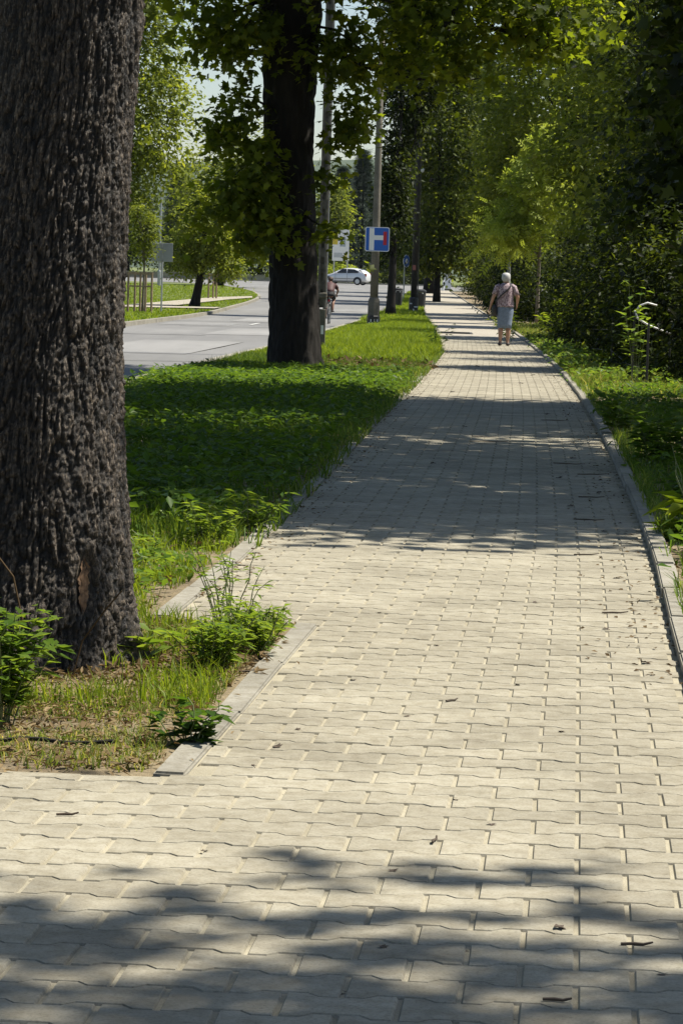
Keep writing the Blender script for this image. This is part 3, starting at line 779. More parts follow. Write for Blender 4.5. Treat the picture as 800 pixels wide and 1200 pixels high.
tree('linden_tree', (5.75, 208, G_(208)), 'linden at the far end of the path by the crossing', [(7.2, 210, 10.0, 3.4, 3.4, 7.2), (7.0, 210, 4.4, 3.2, 3.0, 2.6)], .42, 10, 'oval', 'leaf_dark', .33, 330, 44, .95, 52, hollow=.4)
tree('linden_tree', (11.5, 160, G_(160)), 'large linden deep in the woods on the right', [(10.6, 160, 11, 4.4, 4.4, 8.6), (9.2, 160, 5.5, 3.0, 3.2, 4.2), (11, 160, 19, 3.6, 3.6, 3.6)], .34, 14, 'oval', 'leaf_far', .32, 430, 46, 1.2, 53, hollow=.55, flat=.38, group=GR)
tree('linden_tree', (9.4, 190, G_(190)), 'leafy linden closing the gap above the far path', [(8.6, 190, 9.5, 3.8, 4, 7.5), (8.4, 190, 4.4, 3.0, 3.2, 2.8)], .3, 11, 'oval', 'leaf_dark', .32, 420, 48, 1.0, 57, hollow=.4, group=GR)
tree('linden_tree', (13.0, 118, G_(118)), 'tall linden filling the upper right behind the others', [(12.4, 118, 10, 4.2, 4.2, 7.4), (12.8, 118, 17, 3.4, 3.4, 3.4)], .34, 13, 'oval', 'leaf_far', .28, 330, 46, 1.1, 54, hollow=.55, flat=.38, group=GR)
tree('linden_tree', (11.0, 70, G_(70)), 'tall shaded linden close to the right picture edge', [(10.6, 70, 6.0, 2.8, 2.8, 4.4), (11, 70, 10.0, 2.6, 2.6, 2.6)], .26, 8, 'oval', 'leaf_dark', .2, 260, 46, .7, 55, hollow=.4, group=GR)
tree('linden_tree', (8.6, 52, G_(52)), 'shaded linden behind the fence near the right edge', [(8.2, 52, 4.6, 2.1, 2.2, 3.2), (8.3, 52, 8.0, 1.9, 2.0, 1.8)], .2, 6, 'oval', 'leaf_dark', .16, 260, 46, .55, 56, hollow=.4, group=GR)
# shrubs behind the fence
SH = 'dark shrubs behind the fence'
for i, (x, y, rx, h, lab) in enumerate([(5.05, 36.5, 1.1, 2.3, 'dark shrub behind the fence post nearest the camera'), (4.75, 41.5, 1.05, 2.5, 'dark shrub left of the nearest fence post'), (5.0, 47.0, 1.15, 2.7, 'dark shrub in the middle of the fence line'),
        (5.2, 53.5, 1.2, 2.7, 'dark shrub right of the farther fence post'), (5.55, 61.0, 1.25, 2.9, 'dark shrub just right of the woman'), (5.95, 70.0, 1.3, 3.0, 'dark shrub directly behind the woman'), (6.0, 33, 1.2, 2.6, 'dark shrub at the right picture edge')]):
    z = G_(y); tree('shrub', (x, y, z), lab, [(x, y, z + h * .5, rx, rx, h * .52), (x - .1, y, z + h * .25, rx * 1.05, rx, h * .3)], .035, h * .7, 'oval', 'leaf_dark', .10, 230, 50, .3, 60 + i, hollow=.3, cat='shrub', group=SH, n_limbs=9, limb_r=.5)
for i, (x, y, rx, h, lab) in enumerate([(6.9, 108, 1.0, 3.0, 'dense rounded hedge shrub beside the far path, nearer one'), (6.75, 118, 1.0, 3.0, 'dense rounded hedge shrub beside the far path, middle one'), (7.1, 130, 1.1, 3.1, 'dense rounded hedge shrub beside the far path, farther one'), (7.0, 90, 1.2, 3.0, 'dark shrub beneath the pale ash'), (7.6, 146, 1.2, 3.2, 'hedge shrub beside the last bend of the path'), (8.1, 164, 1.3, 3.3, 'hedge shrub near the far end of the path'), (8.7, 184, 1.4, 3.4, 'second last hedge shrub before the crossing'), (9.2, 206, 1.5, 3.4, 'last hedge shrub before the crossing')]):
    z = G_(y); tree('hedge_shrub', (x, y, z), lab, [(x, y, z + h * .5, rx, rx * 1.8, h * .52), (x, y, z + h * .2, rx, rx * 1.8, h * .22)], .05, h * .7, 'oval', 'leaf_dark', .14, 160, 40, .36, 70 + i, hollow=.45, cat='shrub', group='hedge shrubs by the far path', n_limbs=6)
# left: roadside and island
tree('roadside_tree', (-6.46, 125, G_(125)), 'small leaning roadside tree with round crown on the left island', [(-6.0, 124.6, 2.7, 1.45, 1.3, 1.2), (-5.3, 124.6, 1.5, .75, .9, .8), (-6.7, 124.6, 1.6, .75, .9, .75), (-6.0, 124.8, 3.9, .9, .9, .8)], .20, 2.6, 'oval', 'leaf_sunny', .17, 230, 40, .42, 80, lean=(.42, 0), hollow=.4)
tree('young_tree', (-7.35, 106.2, G_(106)), 'yellow green young tree tied between wooden stakes', [(-7.35, 106, 2.3, .55, .55, .95), (-7.5, 106, 3.1, .35, .35, .75)], .045, 3.0, 'oval', 'leaf_sunny', .12, 80, 30, .28, 81, 'bark_pale', hollow=.2)
tree('linden_tree', (-12.0, 150, G_(150)), 'tall sunlit linden seen between the two maple trunks', [(-11.6, 150, 10.6, 3.4, 4, 6.0), (-10.0, 150, 8.0, 2.0, 2.4, 3.4), (-12, 150, 16, 3.4, 3.6, 3.4), (-12.6, 150, 5, 2.4, 2.4, 2.4)], .34, 12, 'oval', 'leaf_sunny', .30, 520, 46, 1.0, 82, hollow=.5, flat=.4, gap=.05)
tree('linden_tree', (-9.6, 218, G_(218)), 'rounded sunlit tree behind the road junction', [(-9.2, 218, 7.0, 3.6, 3.6, 4.0), (-6.4, 218, 8.4, 2.6, 2.6, 3.4), (-10.4, 218, 3.4, 3.0, 3, 2.4), (-7.6, 218, 3.6, 2.4, 2.4, 2.2)], .3, 7, 'oval', 'leaf_sunny', .34, 360, 44, .95, 83, hollow=.5, flat=.4)
FT = 'trees beyond the crossing street'
for i, (x, y, w, h, m_, lab) in enumerate([(-34, 326, 6, 13, 'leaf_far', 'far broad tree at the left picture edge'), (-25, 334, 5.5, 12, 'leaf_dark', 'far dark tree left of the leaning roadside tree'), (-17, 330, 5, 11, 'leaf_far', 'far tree behind the leaning roadside tree'), (-10, 336, 5, 13, 'leaf_dark', 'far tree behind the dark maple trunk'),
        (-2.2, 322, 2.6, 12.5, 'leaf_sunny', 'far bright tree beside the billboard'), (6.0, 330, 3.4, 10.5, 'leaf_dark', 'far dark tree behind the dead end sign'), (10, 345, 4.5, 16, 'leaf_far', 'far tree beyond the verge trees'), (18, 335, 5, 15, 'leaf_dark', 'far tree closing the end of the path'), (28, 330, 6, 16, 'leaf_far', 'far tree hidden by the right woods')]):
    z = .1; tree('broadleaf_tree', (x, y, z), lab, [(x, y, h * .58, w * .8, w * .8, h * .40), (x - .2 * w, y, h * .3, w * .8, w * .7, h * .26)], .3, h * .7, 'oval', m_, .42, 210, 40, 1.15, 90 + i, hollow=.45, group=FT, n_limbs=6)
for i, (x, y, h, lab) in enumerate([(1.4, 340, 15.0, 'tall blue green spruce in the gap left of the lamp post'), (4.2, 352, 13.6, 'shorter spruce close to the lamp post'), (-1.0, 356, 13.5, 'narrow spruce behind the bright far tree'), (-20, 345, 13, 'spruce behind the left island')]):
    g = np.random.default_rng(120 + i); t = empty('spruce_tree', (x, y, .1)); tag(t, lab, 'tree', 'far spruces')
    k = 5200; zz = g.random(k) ** .85; rad = (1 - zz) ** .8 * h * .26 * (.55 + .45 * ((zz * 17) % 1)); a = g.random(k) * 2 * PI; q = g.random(k) ** .5
    P = np.column_stack([np.cos(a) * rad * q, np.sin(a) * rad * q, zz * h * .97 + .6 - .12 * rad * q * 2])
    out = np.column_stack([np.cos(a), np.sin(a), -.25 + 0 * a])
    leaves('crown', P, .85, 'needle', M['needle'], t, 130 + i, 1.0, .3, out, .15)
    MB().tube([(0, 0, -.1), (0, 0, h * .5), (0, 0, h)], [.22, .12, .02], 8).build('trunk', M['bark'], t)

# ------------------------------------------------------------------ grass and low plants
def blades(name, XY, hgt, wid, mat, label, seed, lean=.5, zf=None, rnd=None, parent=None):
    g = np.random.default_rng(seed); N = len(XY)
    h = hgt * g.uniform(.55, 1.3, N); w = wid * g.uniform(.7, 1.3, N)
    a = g.random(N) * 2 * PI; b = g.random(N) * 2 * PI
    side = np.column_stack([np.cos(a), np.sin(a), np.zeros(N)]); ln = np.column_stack([np.cos(b), np.sin(b), np.zeros(N)])
    l_ = (lean * g.uniform(.2, 1.4, N))[:, None]
    z0 = gz(XY[:, 1]) - .02 if zf is None else zf
    B = np.column_stack([XY, z0]); up_ = np.array([0, 0, 1.])
    m1 = B + (up_ * .55 + ln * l_ * .22) * h[:, None]; tp = B + (up_ * (1 - .25 * l_) + ln * l_ * .75) * h[:, None]
    V = np.stack([B - side * w[:, None] / 2, B + side * w[:, None] / 2, m1 + side * w[:, None] * .42, m1 - side * w[:, None] * .42, tp], 1)
    tf = np.array([(0, 1, 2), (0, 2, 3), (3, 2, 4)])
    F_ = (tf[None] + (np.arange(N) * 5)[:, None, None]).reshape(-1, 3)
    r = np.clip(g.normal(.4, .2, N), 0, 1) if rnd is None else rnd
    o = npmesh(name, V.reshape(-1, 3), F_, mat, parent, attrs={'rnd': np.repeat(r, 5)})
    tag(o, label, 'grass', kind='stuff'); return o
def area(xl, xr, ya, yb, N, seed, patch=None, wpow=0):
    g = np.random.default_rng(seed); out = []
    y = ya + (yb - ya) * g.random(N * 3); u = g.random(N * 3); A = np.array([float(xl(v)) for v in y]); B = np.array([float(xr(v)) for v in y])
    wd = np.maximum(B - A, 0); keep = g.random(N * 3) < wd / max(wd.max(), 1e-6)
    if wpow: keep &= g.random(N * 3) < (ya / y) ** wpow
    X = A + wd * u
    if patch:
        sc, th = patch; nv = np.array([noise.noise((x * sc, q * sc, seed)) for x, q in zip(X, y)]); keep &= nv + g.normal(0, .12, N * 3) > th
    return np.column_stack([X, y])[keep][:N]
def fl(v): return lambda y: v
g0 = np.random.default_rng(99)
# the bed round the near maple: thin sunny grass, denser towards the kerb
XY = area(lambda y: max(-2.0, float(LE(y)) - 1.6), lambda y: LE(y) - .03, 7.2, 10.3, 13000, 1, (2.6, -.10))
dist = np.hypot(XY[:, 0] + .945, XY[:, 1] - 9.15); XY = XY[(dist > .44) & ~((dist < .62) & (XY[:, 1] < 9.05) & (g0.random(len(XY)) < .7))]
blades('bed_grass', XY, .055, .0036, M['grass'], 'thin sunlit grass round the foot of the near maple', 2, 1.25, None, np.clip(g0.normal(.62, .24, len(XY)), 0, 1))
XY = area(lambda y: float(LE(y)) - .62, lambda y: LE(y) - .02, 8.2, 10.25, 1700, 3, (3.2, .12))
blades('bed_grass', XY, .10, .0042, M['grass_lush'], 'longer sunlit grass along the kerb of the bed', 4, .7)
XY = area(lambda y: float(LE(y)) - .95, lambda y: LE(y) - .04, 10.3, 14.5, 9000, 5, (2.5, -.16))
blades('bed_grass', XY, .085, .0045, M['grass_lush'], 'sunlit grass just behind the near maple', 6, .8, None, np.clip(g0.normal(.42, .22, len(XY)), 0, 1))
# shaded verge
XY = area(lambda y: float(RR(y)) + .25, lambda y: LE(y) - .04, 13.2, 48, 48000, 7, (1.1, -.35))
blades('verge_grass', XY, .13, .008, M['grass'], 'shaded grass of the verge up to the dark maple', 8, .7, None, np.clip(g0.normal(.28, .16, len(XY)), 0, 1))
# lush sunlit verge beyond the dark maple
XY = area(lambda y: float(RR(y)) + .12, lambda y: LE(y) + .02, 41.0, 100, 64000, 9, (.6, -.45), .6)
XY = XY[g0.random(len(XY)) < np.clip((XY[:, 1] - 41.5 + 2.5 * np.sin(XY[:, 0] * 3.1)) / 7.0, .0, 1)]
XY = XY[~(((XY[:, 0] - .35) / .85) ** 2 + ((XY[:, 1] - 43.6) / 2.2) ** 2 < 1)]
blades('verge_grass', XY, .24 * np.clip((XY[:, 0] - RR(XY[:, 1])) / 1.6, .3, 1) * np.clip((XY[:, 1] - 38) / 12, .45, 1), .015, M['grass_lush'], 'bright tall grass between the dark maple and the lamp post', 10, .8)
XY = area(lambda y: float(RR(y)) + .15, lambda y: LE(y) - .02, 100, 215, 12000, 11, None, .5)
blades('verge_grass', XY, .22, .03, M['grass_lush'], 'sunlit grass of the far verge by the bins', 12, .8)
# right bank
XY = area(lambda y: float(RE(y)) + .10, lambda y: float(RE(y)) + 1.5, 9, 34, 10000, 13, (1.2, .02))
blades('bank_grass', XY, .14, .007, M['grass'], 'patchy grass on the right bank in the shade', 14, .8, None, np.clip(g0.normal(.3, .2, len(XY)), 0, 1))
XY = area(lambda y: float(RE(y)) + .09, lambda y: float(RE(y)) + 2.3, 33, 100, 17000, 15, (.7, -.12), .6)
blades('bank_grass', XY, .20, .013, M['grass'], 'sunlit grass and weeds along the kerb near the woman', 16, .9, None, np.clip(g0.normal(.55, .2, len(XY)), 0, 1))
# lawn of the island
XY = area(lambda y: float(RL(y)) - 9, lambda y: RL(y) - .16, 78, 215, 40000, 17, None, .9)
pk = ~((XY[:, 1] > 112) & (XY[:, 1] < 118.6 + (XY[:, 0] + 8) * .19 + 4) & (XY[:, 1] > 118.6 + (XY[:, 0] + 8) * .19))
blades('lawn_grass', XY[pk], .10, .03, M['grass_lush'], 'mown grass of the island left of the road', 18, .8, gz(XY[pk][:, 1]) - .01)

def ground_cover(name, XY, hmax, size, kind, mat, label, seed, rnd=None, jit=.35):
    g = np.random.default_rng(seed); N = len(XY); z = gz(XY[:, 1]) + hmax * g.random(N) ** .7
    P = np.column_stack([XY, z]); r = np.clip(g.normal(.4, .2, N), 0, 1) if rnd is None else rnd
    o = leaves(name, P, size, kind, M[mat], None, seed, 1.0, jit, None, 0, r); tag(o, label, 'weeds', kind='stuff'); return o
def clumpy(xl, xr, ya, yb, nc, per, sp, seed, patch=None, wpow=0):
    c = area(xl, xr, ya, yb, nc, seed, patch, wpow); g = np.random.default_rng(seed + 500)
    return np.repeat(c, per, 0) + g.normal(0, sp, (len(c) * per, 2))
XY = clumpy(lambda y: float(RR(y)) + .3, lambda y: LE(y) - .06, 14.2, 36, 2200, 10, .09, 21, (1.1, -.1), .3)
XY = XY[XY[:, 0] < LE(XY[:, 1]) + .05]
ground_cover('verge_weeds', XY, .15, .075, 'oval', 'weed', 'leafy shaded weeds covering the verge', 22)
XY = clumpy(lambda y: float(RR(y)) + .3, lambda y: LE(y) - .1, 30, 41, 700, 9, .10, 23, (.9, -.1))
ground_cover('verge_weeds', XY, .09, .085, 'oval', 'weed', 'broad leaved weeds in front of the dark maple', 24)
XY = clumpy(lambda y: float(LE(y)) - .8, lambda y: LE(y) - .08, 10.4, 14.2, 110, 10, .05, 25, (1.8, .1))
ground_cover('bed_weeds', XY, .09, .045, 'oval', 'weed', 'small sunny weeds behind the near maple', 26, np.clip(g0.normal(.65, .2, len(XY)), 0, 1))
XY = clumpy(lambda y: float(RE(y)) + .16, lambda y: float(RE(y)) + 1.5, 11, 34, 520, 10, .08, 27, (1.0, .0))
ground_cover('bank_weeds', XY, .16, .075, 'oval', 'weed', 'leafy weeds on the right bank', 28)
XY = clumpy(lambda y: float(RE(y)) + .12, lambda y: float(RE(y)) + 2.2, 34, 75, 700, 10, .12, 29, (.8, -.05))
ground_cover('bank_weeds', XY, .20, .09, 'oval', 'weed', 'sunlit leafy weeds below the fence', 30, np.clip(g0.normal(.6, .2, len(XY)), 0, 1))
XY = area(lambda y: float(RR(y)) + .3, lambda y: LE(y) - .02, 7.2, 46, 3800, 31, None, .8)
ground_cover('leaf_litter', XY, .02, .055, 'oval', 'dry', 'dry leaf litter on the verge soil', 32, None, .3)
XY = area(lambda y: float(RE(y)) + .06, lambda y: float(RE(y)) + 1.9, 9, 62, 5200, 33, None, .6)
ground_cover('leaf_litter', XY, .02, .055, 'oval', 'dry', 'dry leaf litter on the right bank', 34, None, .3)
ang = g0.random(1500) * 2 * PI; rr_ = g0.random(1500) ** .5
XY = np.column_stack([.35 + np.cos(ang) * rr_ * .95, 43.5 + np.sin(ang) * rr_ * 2.6])
ground_cover('leaf_litter', XY, .05, .11, 'oval', 'dry', 'dry brown litter patch right of the dark maple foot', 38, None, .4)
yy = 11 + 50 * g0.random(900) ** 1.3; XY = np.column_stack([LE(yy) + .06 + np.abs(g0.normal(0, .10, 900)), yy])
ground_cover('path_litter', XY, .006, .028, 'oval', 'dry', 'crumbs of dead leaf along the left edge of the path', 39, np.clip(g0.normal(.2, .2, 900), 0, 1), .3)
yy = 9 + 45 * g0.random(700) ** 1.2; XY = np.column_stack([RE(yy) - .01 - np.abs(g0.normal(0, .16, 700)), yy])
ground_cover('path_litter', XY, .006, .026, 'oval', 'dry', 'crumbs of dead leaf along the right kerb of the path', 40, np.clip(g0.normal(.15, .2, 700), 0, 1), .3)
XY = area(lambda y: float(LE(y)) - .05, lambda y: float(LE(y)) + .10, 13, 58, 2600, 41, (1.6, .05))
blades('edge_grass', XY, .12, .007, M['grass'], 'grass tufts hanging over the left edge of the path', 42, 1.2, gz(XY[:, 1]) - .005, np.clip(g0.normal(.35, .2, len(XY)), 0, 1))
XY = area(lambda y: float(RE(y)) + .05, lambda y: float(RE(y)) + .13, 10, 70, 2400, 43, (1.6, .05))
blades('edge_grass', XY, .12, .006, M['grass'], 'grass tufts hanging over the right kerb', 44, 1.3, gz(XY[:, 1]) + .02, np.clip(g0.normal(.4, .2, len(XY)), 0, 1))
XY = clumpy(lambda y: max(-2.0, float(LE(y)) - 1.5), lambda y: LE(y) - .04, 7.2, 10.3, 1500, 5, .06, 35)
ground_cover('straw_litter', XY, .012, .035, 'lance', 'dry', 'dry straw and bits on the bed soil', 36, np.clip(g0.normal(.75, .2, len(XY)), 0, 1), .3)
ang = g0.random(900) * 2 * PI; rr_ = .33 + .30 * g0.random(900) ** 1.4
XY = np.column_stack([-.945 + np.cos(ang) * rr_ * 1.15, 9.15 + np.sin(ang) * rr_])
ground_cover('straw_litter', XY, .03, .05, 'lance', 'dry', 'dry twigs and straw heaped round the maple foot', 37, None, .4)

M['stem'] = plain('green_stem', (.09, .11, .035), .6, 0, .2, 20)
# single plants one can point at
def plant(name, loc, label, stems, h, spread, leaf, nleaf, seed, kind='lance', mat='weed', r=.45, cat='plant', group=None, fol=(.2, 1.0)):
    t = empty(name, loc); tag(t, label, cat, group); g = np.random.default_rng(seed); rg = random.Random(seed); mb = MB(); P, D, N_ = [], [], []
    for s_ in range(stems):
        a = rg.random() * 2 * PI; L = h * rg.uniform(.6, 1.1); sp = spread * rg.uniform(.2, 1)
        tip = Vector((math.cos(a) * sp, math.sin(a) * sp, L)); st = Vector((math.cos(a) * sp * .15, math.sin(a) * sp * .15, -.02)); pts = []
        for i in range(6):
            k = i / 5; p = st.lerp(tip, k); p.z += .10 * L * math.sin(PI * k); p += Vector((rg.uniform(-1, 1), rg.uniform(-1, 1), 0)) * .012; pts.append(p)
        mb.tube(pts, [.0024, .0022, .002, .0018, .0015, .001], 4)
        for q in range(nleaf):
            k = rg.uniform(*fol); f = k * 5; i = min(4, int(f)); p = pts[i].lerp(pts[i + 1], f - i)
            b = rg.random() * 2 * PI; d = Vector((math.cos(b), math.sin(b), rg.uniform(-.25, .55))).normalized()
            n = (Vector((0, 0, 1)) + Vector((rg.uniform(-.3, .3), rg.uniform(-.3, .3), 0))); n = (n - d * n.dot(d)).normalized()
            P.append(p); D.append(d); N_.append(n)
    D = np.array(D); N_ = np.array(N_); S = np.cross(D, N_)
    leaves('foliage', np.array(P), leaf, kind, M[mat], t, seed, fr=(S, D, N_), rnd=np.clip(g.normal(r, .18, len(P)), 0, 1))
    mb.build('stem', M['stem'], t); return t
plant('leafy_weed', (-.90, 7.85, 0), 'leafy green weed growing against the left picture edge', 26, .30, .21, .055, 26, 201, 'oval', 'weed', .75)
plant('leafy_weed', (-.99, 7.55, 0), 'low weed under the leafy one at the left edge', 8, .16, .14, .07, 10, 202, 'lance', 'weed', .4)
plant('kerb_weed', (-.37, 9.0, 0), 'bushy tall weed leaning over the kerb by the near maple', 26, .17, .17, .048, 22, 203, 'lance', 'weed', .85)
plant('kerb_weed', (-.27, 9.45, 0), 'smaller weed spilling over the kerb corner', 20, .17, .16, .048, 20, 204, 'lance', 'weed', .85)
plant('kerb_weed', (-.36, 9.9, 0), 'seeding weed behind the bushy kerb weed', 14, .30, .18, .04, 14, 205, 'lance', 'weed', .75, fol=(.2, 1.0))
plant('dark_weed', (-.385, 7.62, 0), 'small dark leaved weed against the kerb near the corner', 9, .10, .12, .06, 10, 206, 'oval', 'weed', .05)
plant('broadleaf_weed', (-.60, 9.15, 0), 'small weed with yellow green round leaves right of the trunk', 5, .10, .08, .09, 5, 207, 'oval', 'weed', 1.0)
plant('nettle', (-.62, 13.1, 0), 'bright nettle at the edge of the shade behind the near maple', 14, .20, .20, .06, 16, 208, 'lance', 'weed', .9)
plant('nettle', (-.42, 13.9, 0), 'nettle overhanging the kerb at the edge of the shade', 12, .20, .20, .065, 16, 209, 'lance', 'weed', .8)
plant('nettle', (-.80, 12.3, 0), 'small sunny nettle close behind the trunk', 6, .14, .12, .05, 9, 210, 'lance', 'weed', .95)
plant('bank_weed', (2.05, 19.6, 0), 'spreading leafy weed overhanging the right kerb', 16, .34, .34, .12, 13, 211, 'oval', 'weed', .6)
plant('bank_weed', (2.2, 23.5, 0), 'weed on the right bank beside the shaded path', 12, .3, .3, .11, 12, 212, 'oval', 'weed', .5)
plant('tall_grass_tuft', (1.72, 14.2, 0), 'tall grass tuft at the right picture edge', 14, .42, .18, .22, 6, 213, 'lance', 'grass_lush', .6, cat='grass tuft', fol=(0, .5))
plant('bank_weed', (1.95, 16.4, 0), 'low weed behind the right kerb near the picture edge', 10, .2, .22, .09, 10, 214, 'oval', 'weed', .4)
plant('tall_weed', (4.75, 66.5, G_(66.5)), 'tall pale weed at the fence right of the woman', 16, 1.1, .6, .17, 16, 215, 'lance', 'grass_lush', .5)
plant('tall_weed', (3.75, 68.5, G_(68.5)), 'tall pale weed at the path edge left of the woman', 14, .7, .5, .15, 14, 216, 'lance', 'grass_lush', .5)
plant('sapling', (3.45, 35.2, G_(35)), 'sparse sapling climbing the near fence post', 9, 1.35, .35, .13, 9, 217, 'oval', 'weed', .9, fol=(.35, 1))
plant('verge_weed', (1.75, 57.5, G_(57)), 'tall weed sticking out over the path from the lush verge', 10, .55, .35, .12, 10, 218, 'lance', 'weed', .5)
# bare stalk standing in front of the trunk
MB().tube([(-.79, 8.72, .0), (-.76, 8.72, .12), (-.69, 8.71, .22), (-.645, 8.71, .275)], .0028, 5).build('dry_stalk', M['dry'], None)
tag(bpy.data.objects['dry_stalk'], 'thin pale stalk leaning across the lower trunk', 'stalk')
MB().tube([(-.91, 8.5, .0), (-.915, 8.5, .2), (-.945, 8.5, .33), (-1.0, 8.5, .40)], .003, 5).build('dry_stalk', M['dry'], None)
tag(bpy.data.objects['dry_stalk.001'], 'curved pale stalk rising from the leafy weed at the left edge', 'stalk')
pts = [(-1.05 + i * .06, 7.52 + .01 * math.sin(i * 2.1), .012 + .006 * math.sin(i * 1.7)) for i in range(9)]
MB().tube(pts, .006, 5).build('fallen_branch', M['bark'], None); tag(bpy.data.objects['fallen_branch'], 'thin dark branch lying on the bed soil', 'branch')

# bits of leaf and twig lying on the path
lm = bpy.data.meshes.new('fallen_leaf'); tv, tf = LEAF['maple']; lm.from_pydata([(x * 1, (y - .4), .12 + .25 * abs(x) - .2 * (y - .4) ** 2) for x, y, z in tv], [], [tuple(f) for f in tf])
lm.materials.append(plain('fallen_brown_leaf', (.055, .038, .024), .8, 0, .4, 5)); 
LG = 'dead leaves scattered on the path'
spots = [(.44, 5.55, .03), (.10, 5.35, .02), (.60, 5.2, .02), (.13, 6.05, .022), (-.27, 6.2, .018), (.36, 6.6, .022), (.29, 6.9, .016), (-.15, 7.6, .03), (-.10, 7.9, .02), (-.2, 7.3, .016), (.2, 8.2, .018), (.62, 8.0, .02), (.55, 8.9, .02), (1.0, 9.5, .04), (.95, 10.4, .03), (.05, 8.9, .022), (.33, 9.8, .02), (.15, 10.7, .02), (.75, 11.2, .024), (1.15, 12.2, .03),
         (1.3, 14.5, .035), (1.25, 16.1, .04), (1.5, 17.2, .04), (1.35, 18.4, .05), (.6, 19.5, .04), (1.6, 20.5, .05), (1.75, 22.5, .05), (1.0, 24.5, .05), (.3, 21.0, .04), (1.9, 27.5, .06), (1.2, 33, .06), (2.2, 37, .07), (2.6, 41, .07), (2.0, 45, .09), (2.9, 49, .08)]
for i, (x, y, s_) in enumerate(spots):
    o = bpy.data.objects.new('fallen_leaf', lm); COL.objects.link(o); o.location = (x, y, float(gz(y)) - .001); o.scale = (s_, s_, s_); o.rotation_euler = (random.uniform(-.2, .2), random.uniform(-.2, .2), random.random() * 6.3)
    tag(o, 'small dead brown leaf on the ' + ('paving nearest the camera, in or by the foreground shadow' if y < 6.3 else 'sunlit paving between the two shadow bands' if y < 13.3 else 'shaded middle of the path' if y < 31 else 'sunlit path towards the walking woman'), 'leaf', LG)
TG = 'twigs scattered on the path'
for i, (x, y, L, a) in enumerate([(.545, 5.42, .06, .05), (.37, 4.98, .05, -.1), (-.62, 6.55, .05, .2), (.98, 10.9, .10, .2), (1.05, 13.2, .12, .3), (1.2, 15.2, .16, -.2), (1.35, 16.8, .15, .1), (1.5, 18.8, .2, .3), (1.42, 19.9, .22, -.3), (.95, 22.3, .3, .15), (1.0, 23.0, .2, -.4), (1.75, 26.2, .25, .2), (.32, 8.5, .05, .8), (.22, 6.35, .06, 1.4), (-.3, 9.0, .05, .3)]):
    z = float(gz(y)) + .004; d = Vector((math.cos(a), math.sin(a), 0)); p = Vector((x, y, z)); q = Vector((-d.y, d.x, 0))
    o = MB().tube([p, p + d * L * .4 + q * L * .06, p + d * L * .7 - q * L * .03, p + d * L + Vector((0, 0, .004))], [.003, .0035, .003, .002], 5).build('twig', bpy.data.materials['fallen_brown_leaf'])
    tag(o, 'thin dark twig on the ' + ('paving nearest the camera, in or by the foreground shadow' if y < 6.6 else 'sunlit paving between the two shadow bands' if y < 13.3 else 'shaded middle of the path'), 'twig', TG)

# ------------------------------------------------------------------ street furniture
M['steel'] = plain('galvanised_steel', (.34, .35, .36), .45, .6, .15, 6)
M['darksteel'] = plain('dark_painted_steel', (.022, .022, .022), .5, .2, .3, 5)
M['wood_stake'] = plain('weathered_wood', (.22, .16, .10), .85, 0, .3, 12)
M['sign_blue'] = plain('sign_blue', (.012, .10, .42), .4, 0, .05, 3)
M['sign_white'] = plain('sign_white', (.72, .72, .70), .4, 0, .05, 3)
M['sign_red'] = plain('sign_red', (.42, .012, .03), .4, 0, .05, 3)
M['panel_grey'] = plain('sign_back_grey', (.27, .28, .29), .5, .4, .1, 3)
M['white_tube'] = plain('white_painted_tube', (.7, .7, .68), .4, 0, .1, 5)
M['black_plastic'] = plain('black_plastic', (.014, .014, .015), .5, 0, .2, 6)
def gp(x, y, dz=0): return (x, y, G_(y) + dz)

# concrete pole of two flanges joined by rungs, behind the dark maple
t = empty('utility_pole', gp(-.475, 53.4)); tag(t, 'rough concrete utility pole right behind the dark maple trunk', 'pole')
MB().box((0, 0, .36), (.17, .20, .82)).build('footing', M['oldconcrete'], t, bevel=.012)
MB().box((-.02, 0, 1.02), (.24, .22, .10)).box((-.07, 0, 1.1), (.10, .2, .07)).build('collar', M['oldconcrete'], t, bevel=.02)
MB().box((-.052, 0, 4.8), (.045, .17, 8.1)).build('flange', M['rough_pole'], t, bevel=.006); MB().box((.052, 0, 4.8), (.045, .17, 8.1)).build('flange', M['rough_pole'], t, bevel=.006); MB().box((0, 0, 4.8), (.062, .05, 8.0)).build('web', M['rough_pole'], t)
for i in range(27): MB().box((0, .0, .92 + i * .29), (.075, .12, .17)).build('rung', M['rough_pole'], t)
MB().box((.03, -.103, .40), (.05, .006, .16)).build('number_tag', M['sign_white'], t)
MB().tube([(.087, -.06, .8), (.087, -.06, 4), (.087, -.06, 8.6)], .011, 6).build('pale_edge_tube', M['steel'], t)  # thin pale tube standing in for the sunlit right edge

# lamp post with the dead-end sign
t = empty('lamp_post', gp(.81, 91.6)); tag(t, 'tall concrete lamp post carrying the blue dead end sign', 'lamp post')
MB().lathe([(.20, -.1), (.20, .28), (.185, .30)], 8).build('black_foot', M['darksteel'], t)
MB().lathe([(.183, .28), (.180, .72), (.165, .80), (.12, .88)], 8).build('base', M['oldconcrete'], t)
MB().lathe([(.125, .8), (.118, 3), (.10, 6), (.085, 9.2)], 14).build('shaft', M['oldconcrete'], t, smooth=True)
MB().tube([(0, 0, 9.1), (0, 0, 9.5), (-.3, .1, 9.9), (-1.3, .3, 10.1)], .035, 8).build('arm', M['steel'], t)
MB().lathe([(.03, -.3), (.11, -.2), (.13, .2), (.06, .32)], 10, (-1.55, .34, 10.08), 'X').build('lantern', M['steel'], t, smooth=True)
for k in range(6): MB().box((-.13 + k * .05, -.185, .05 + .1 * (k % 2)), (.035, .012, .09), rz=0).build('paint_mark', M['sign_white'], t)
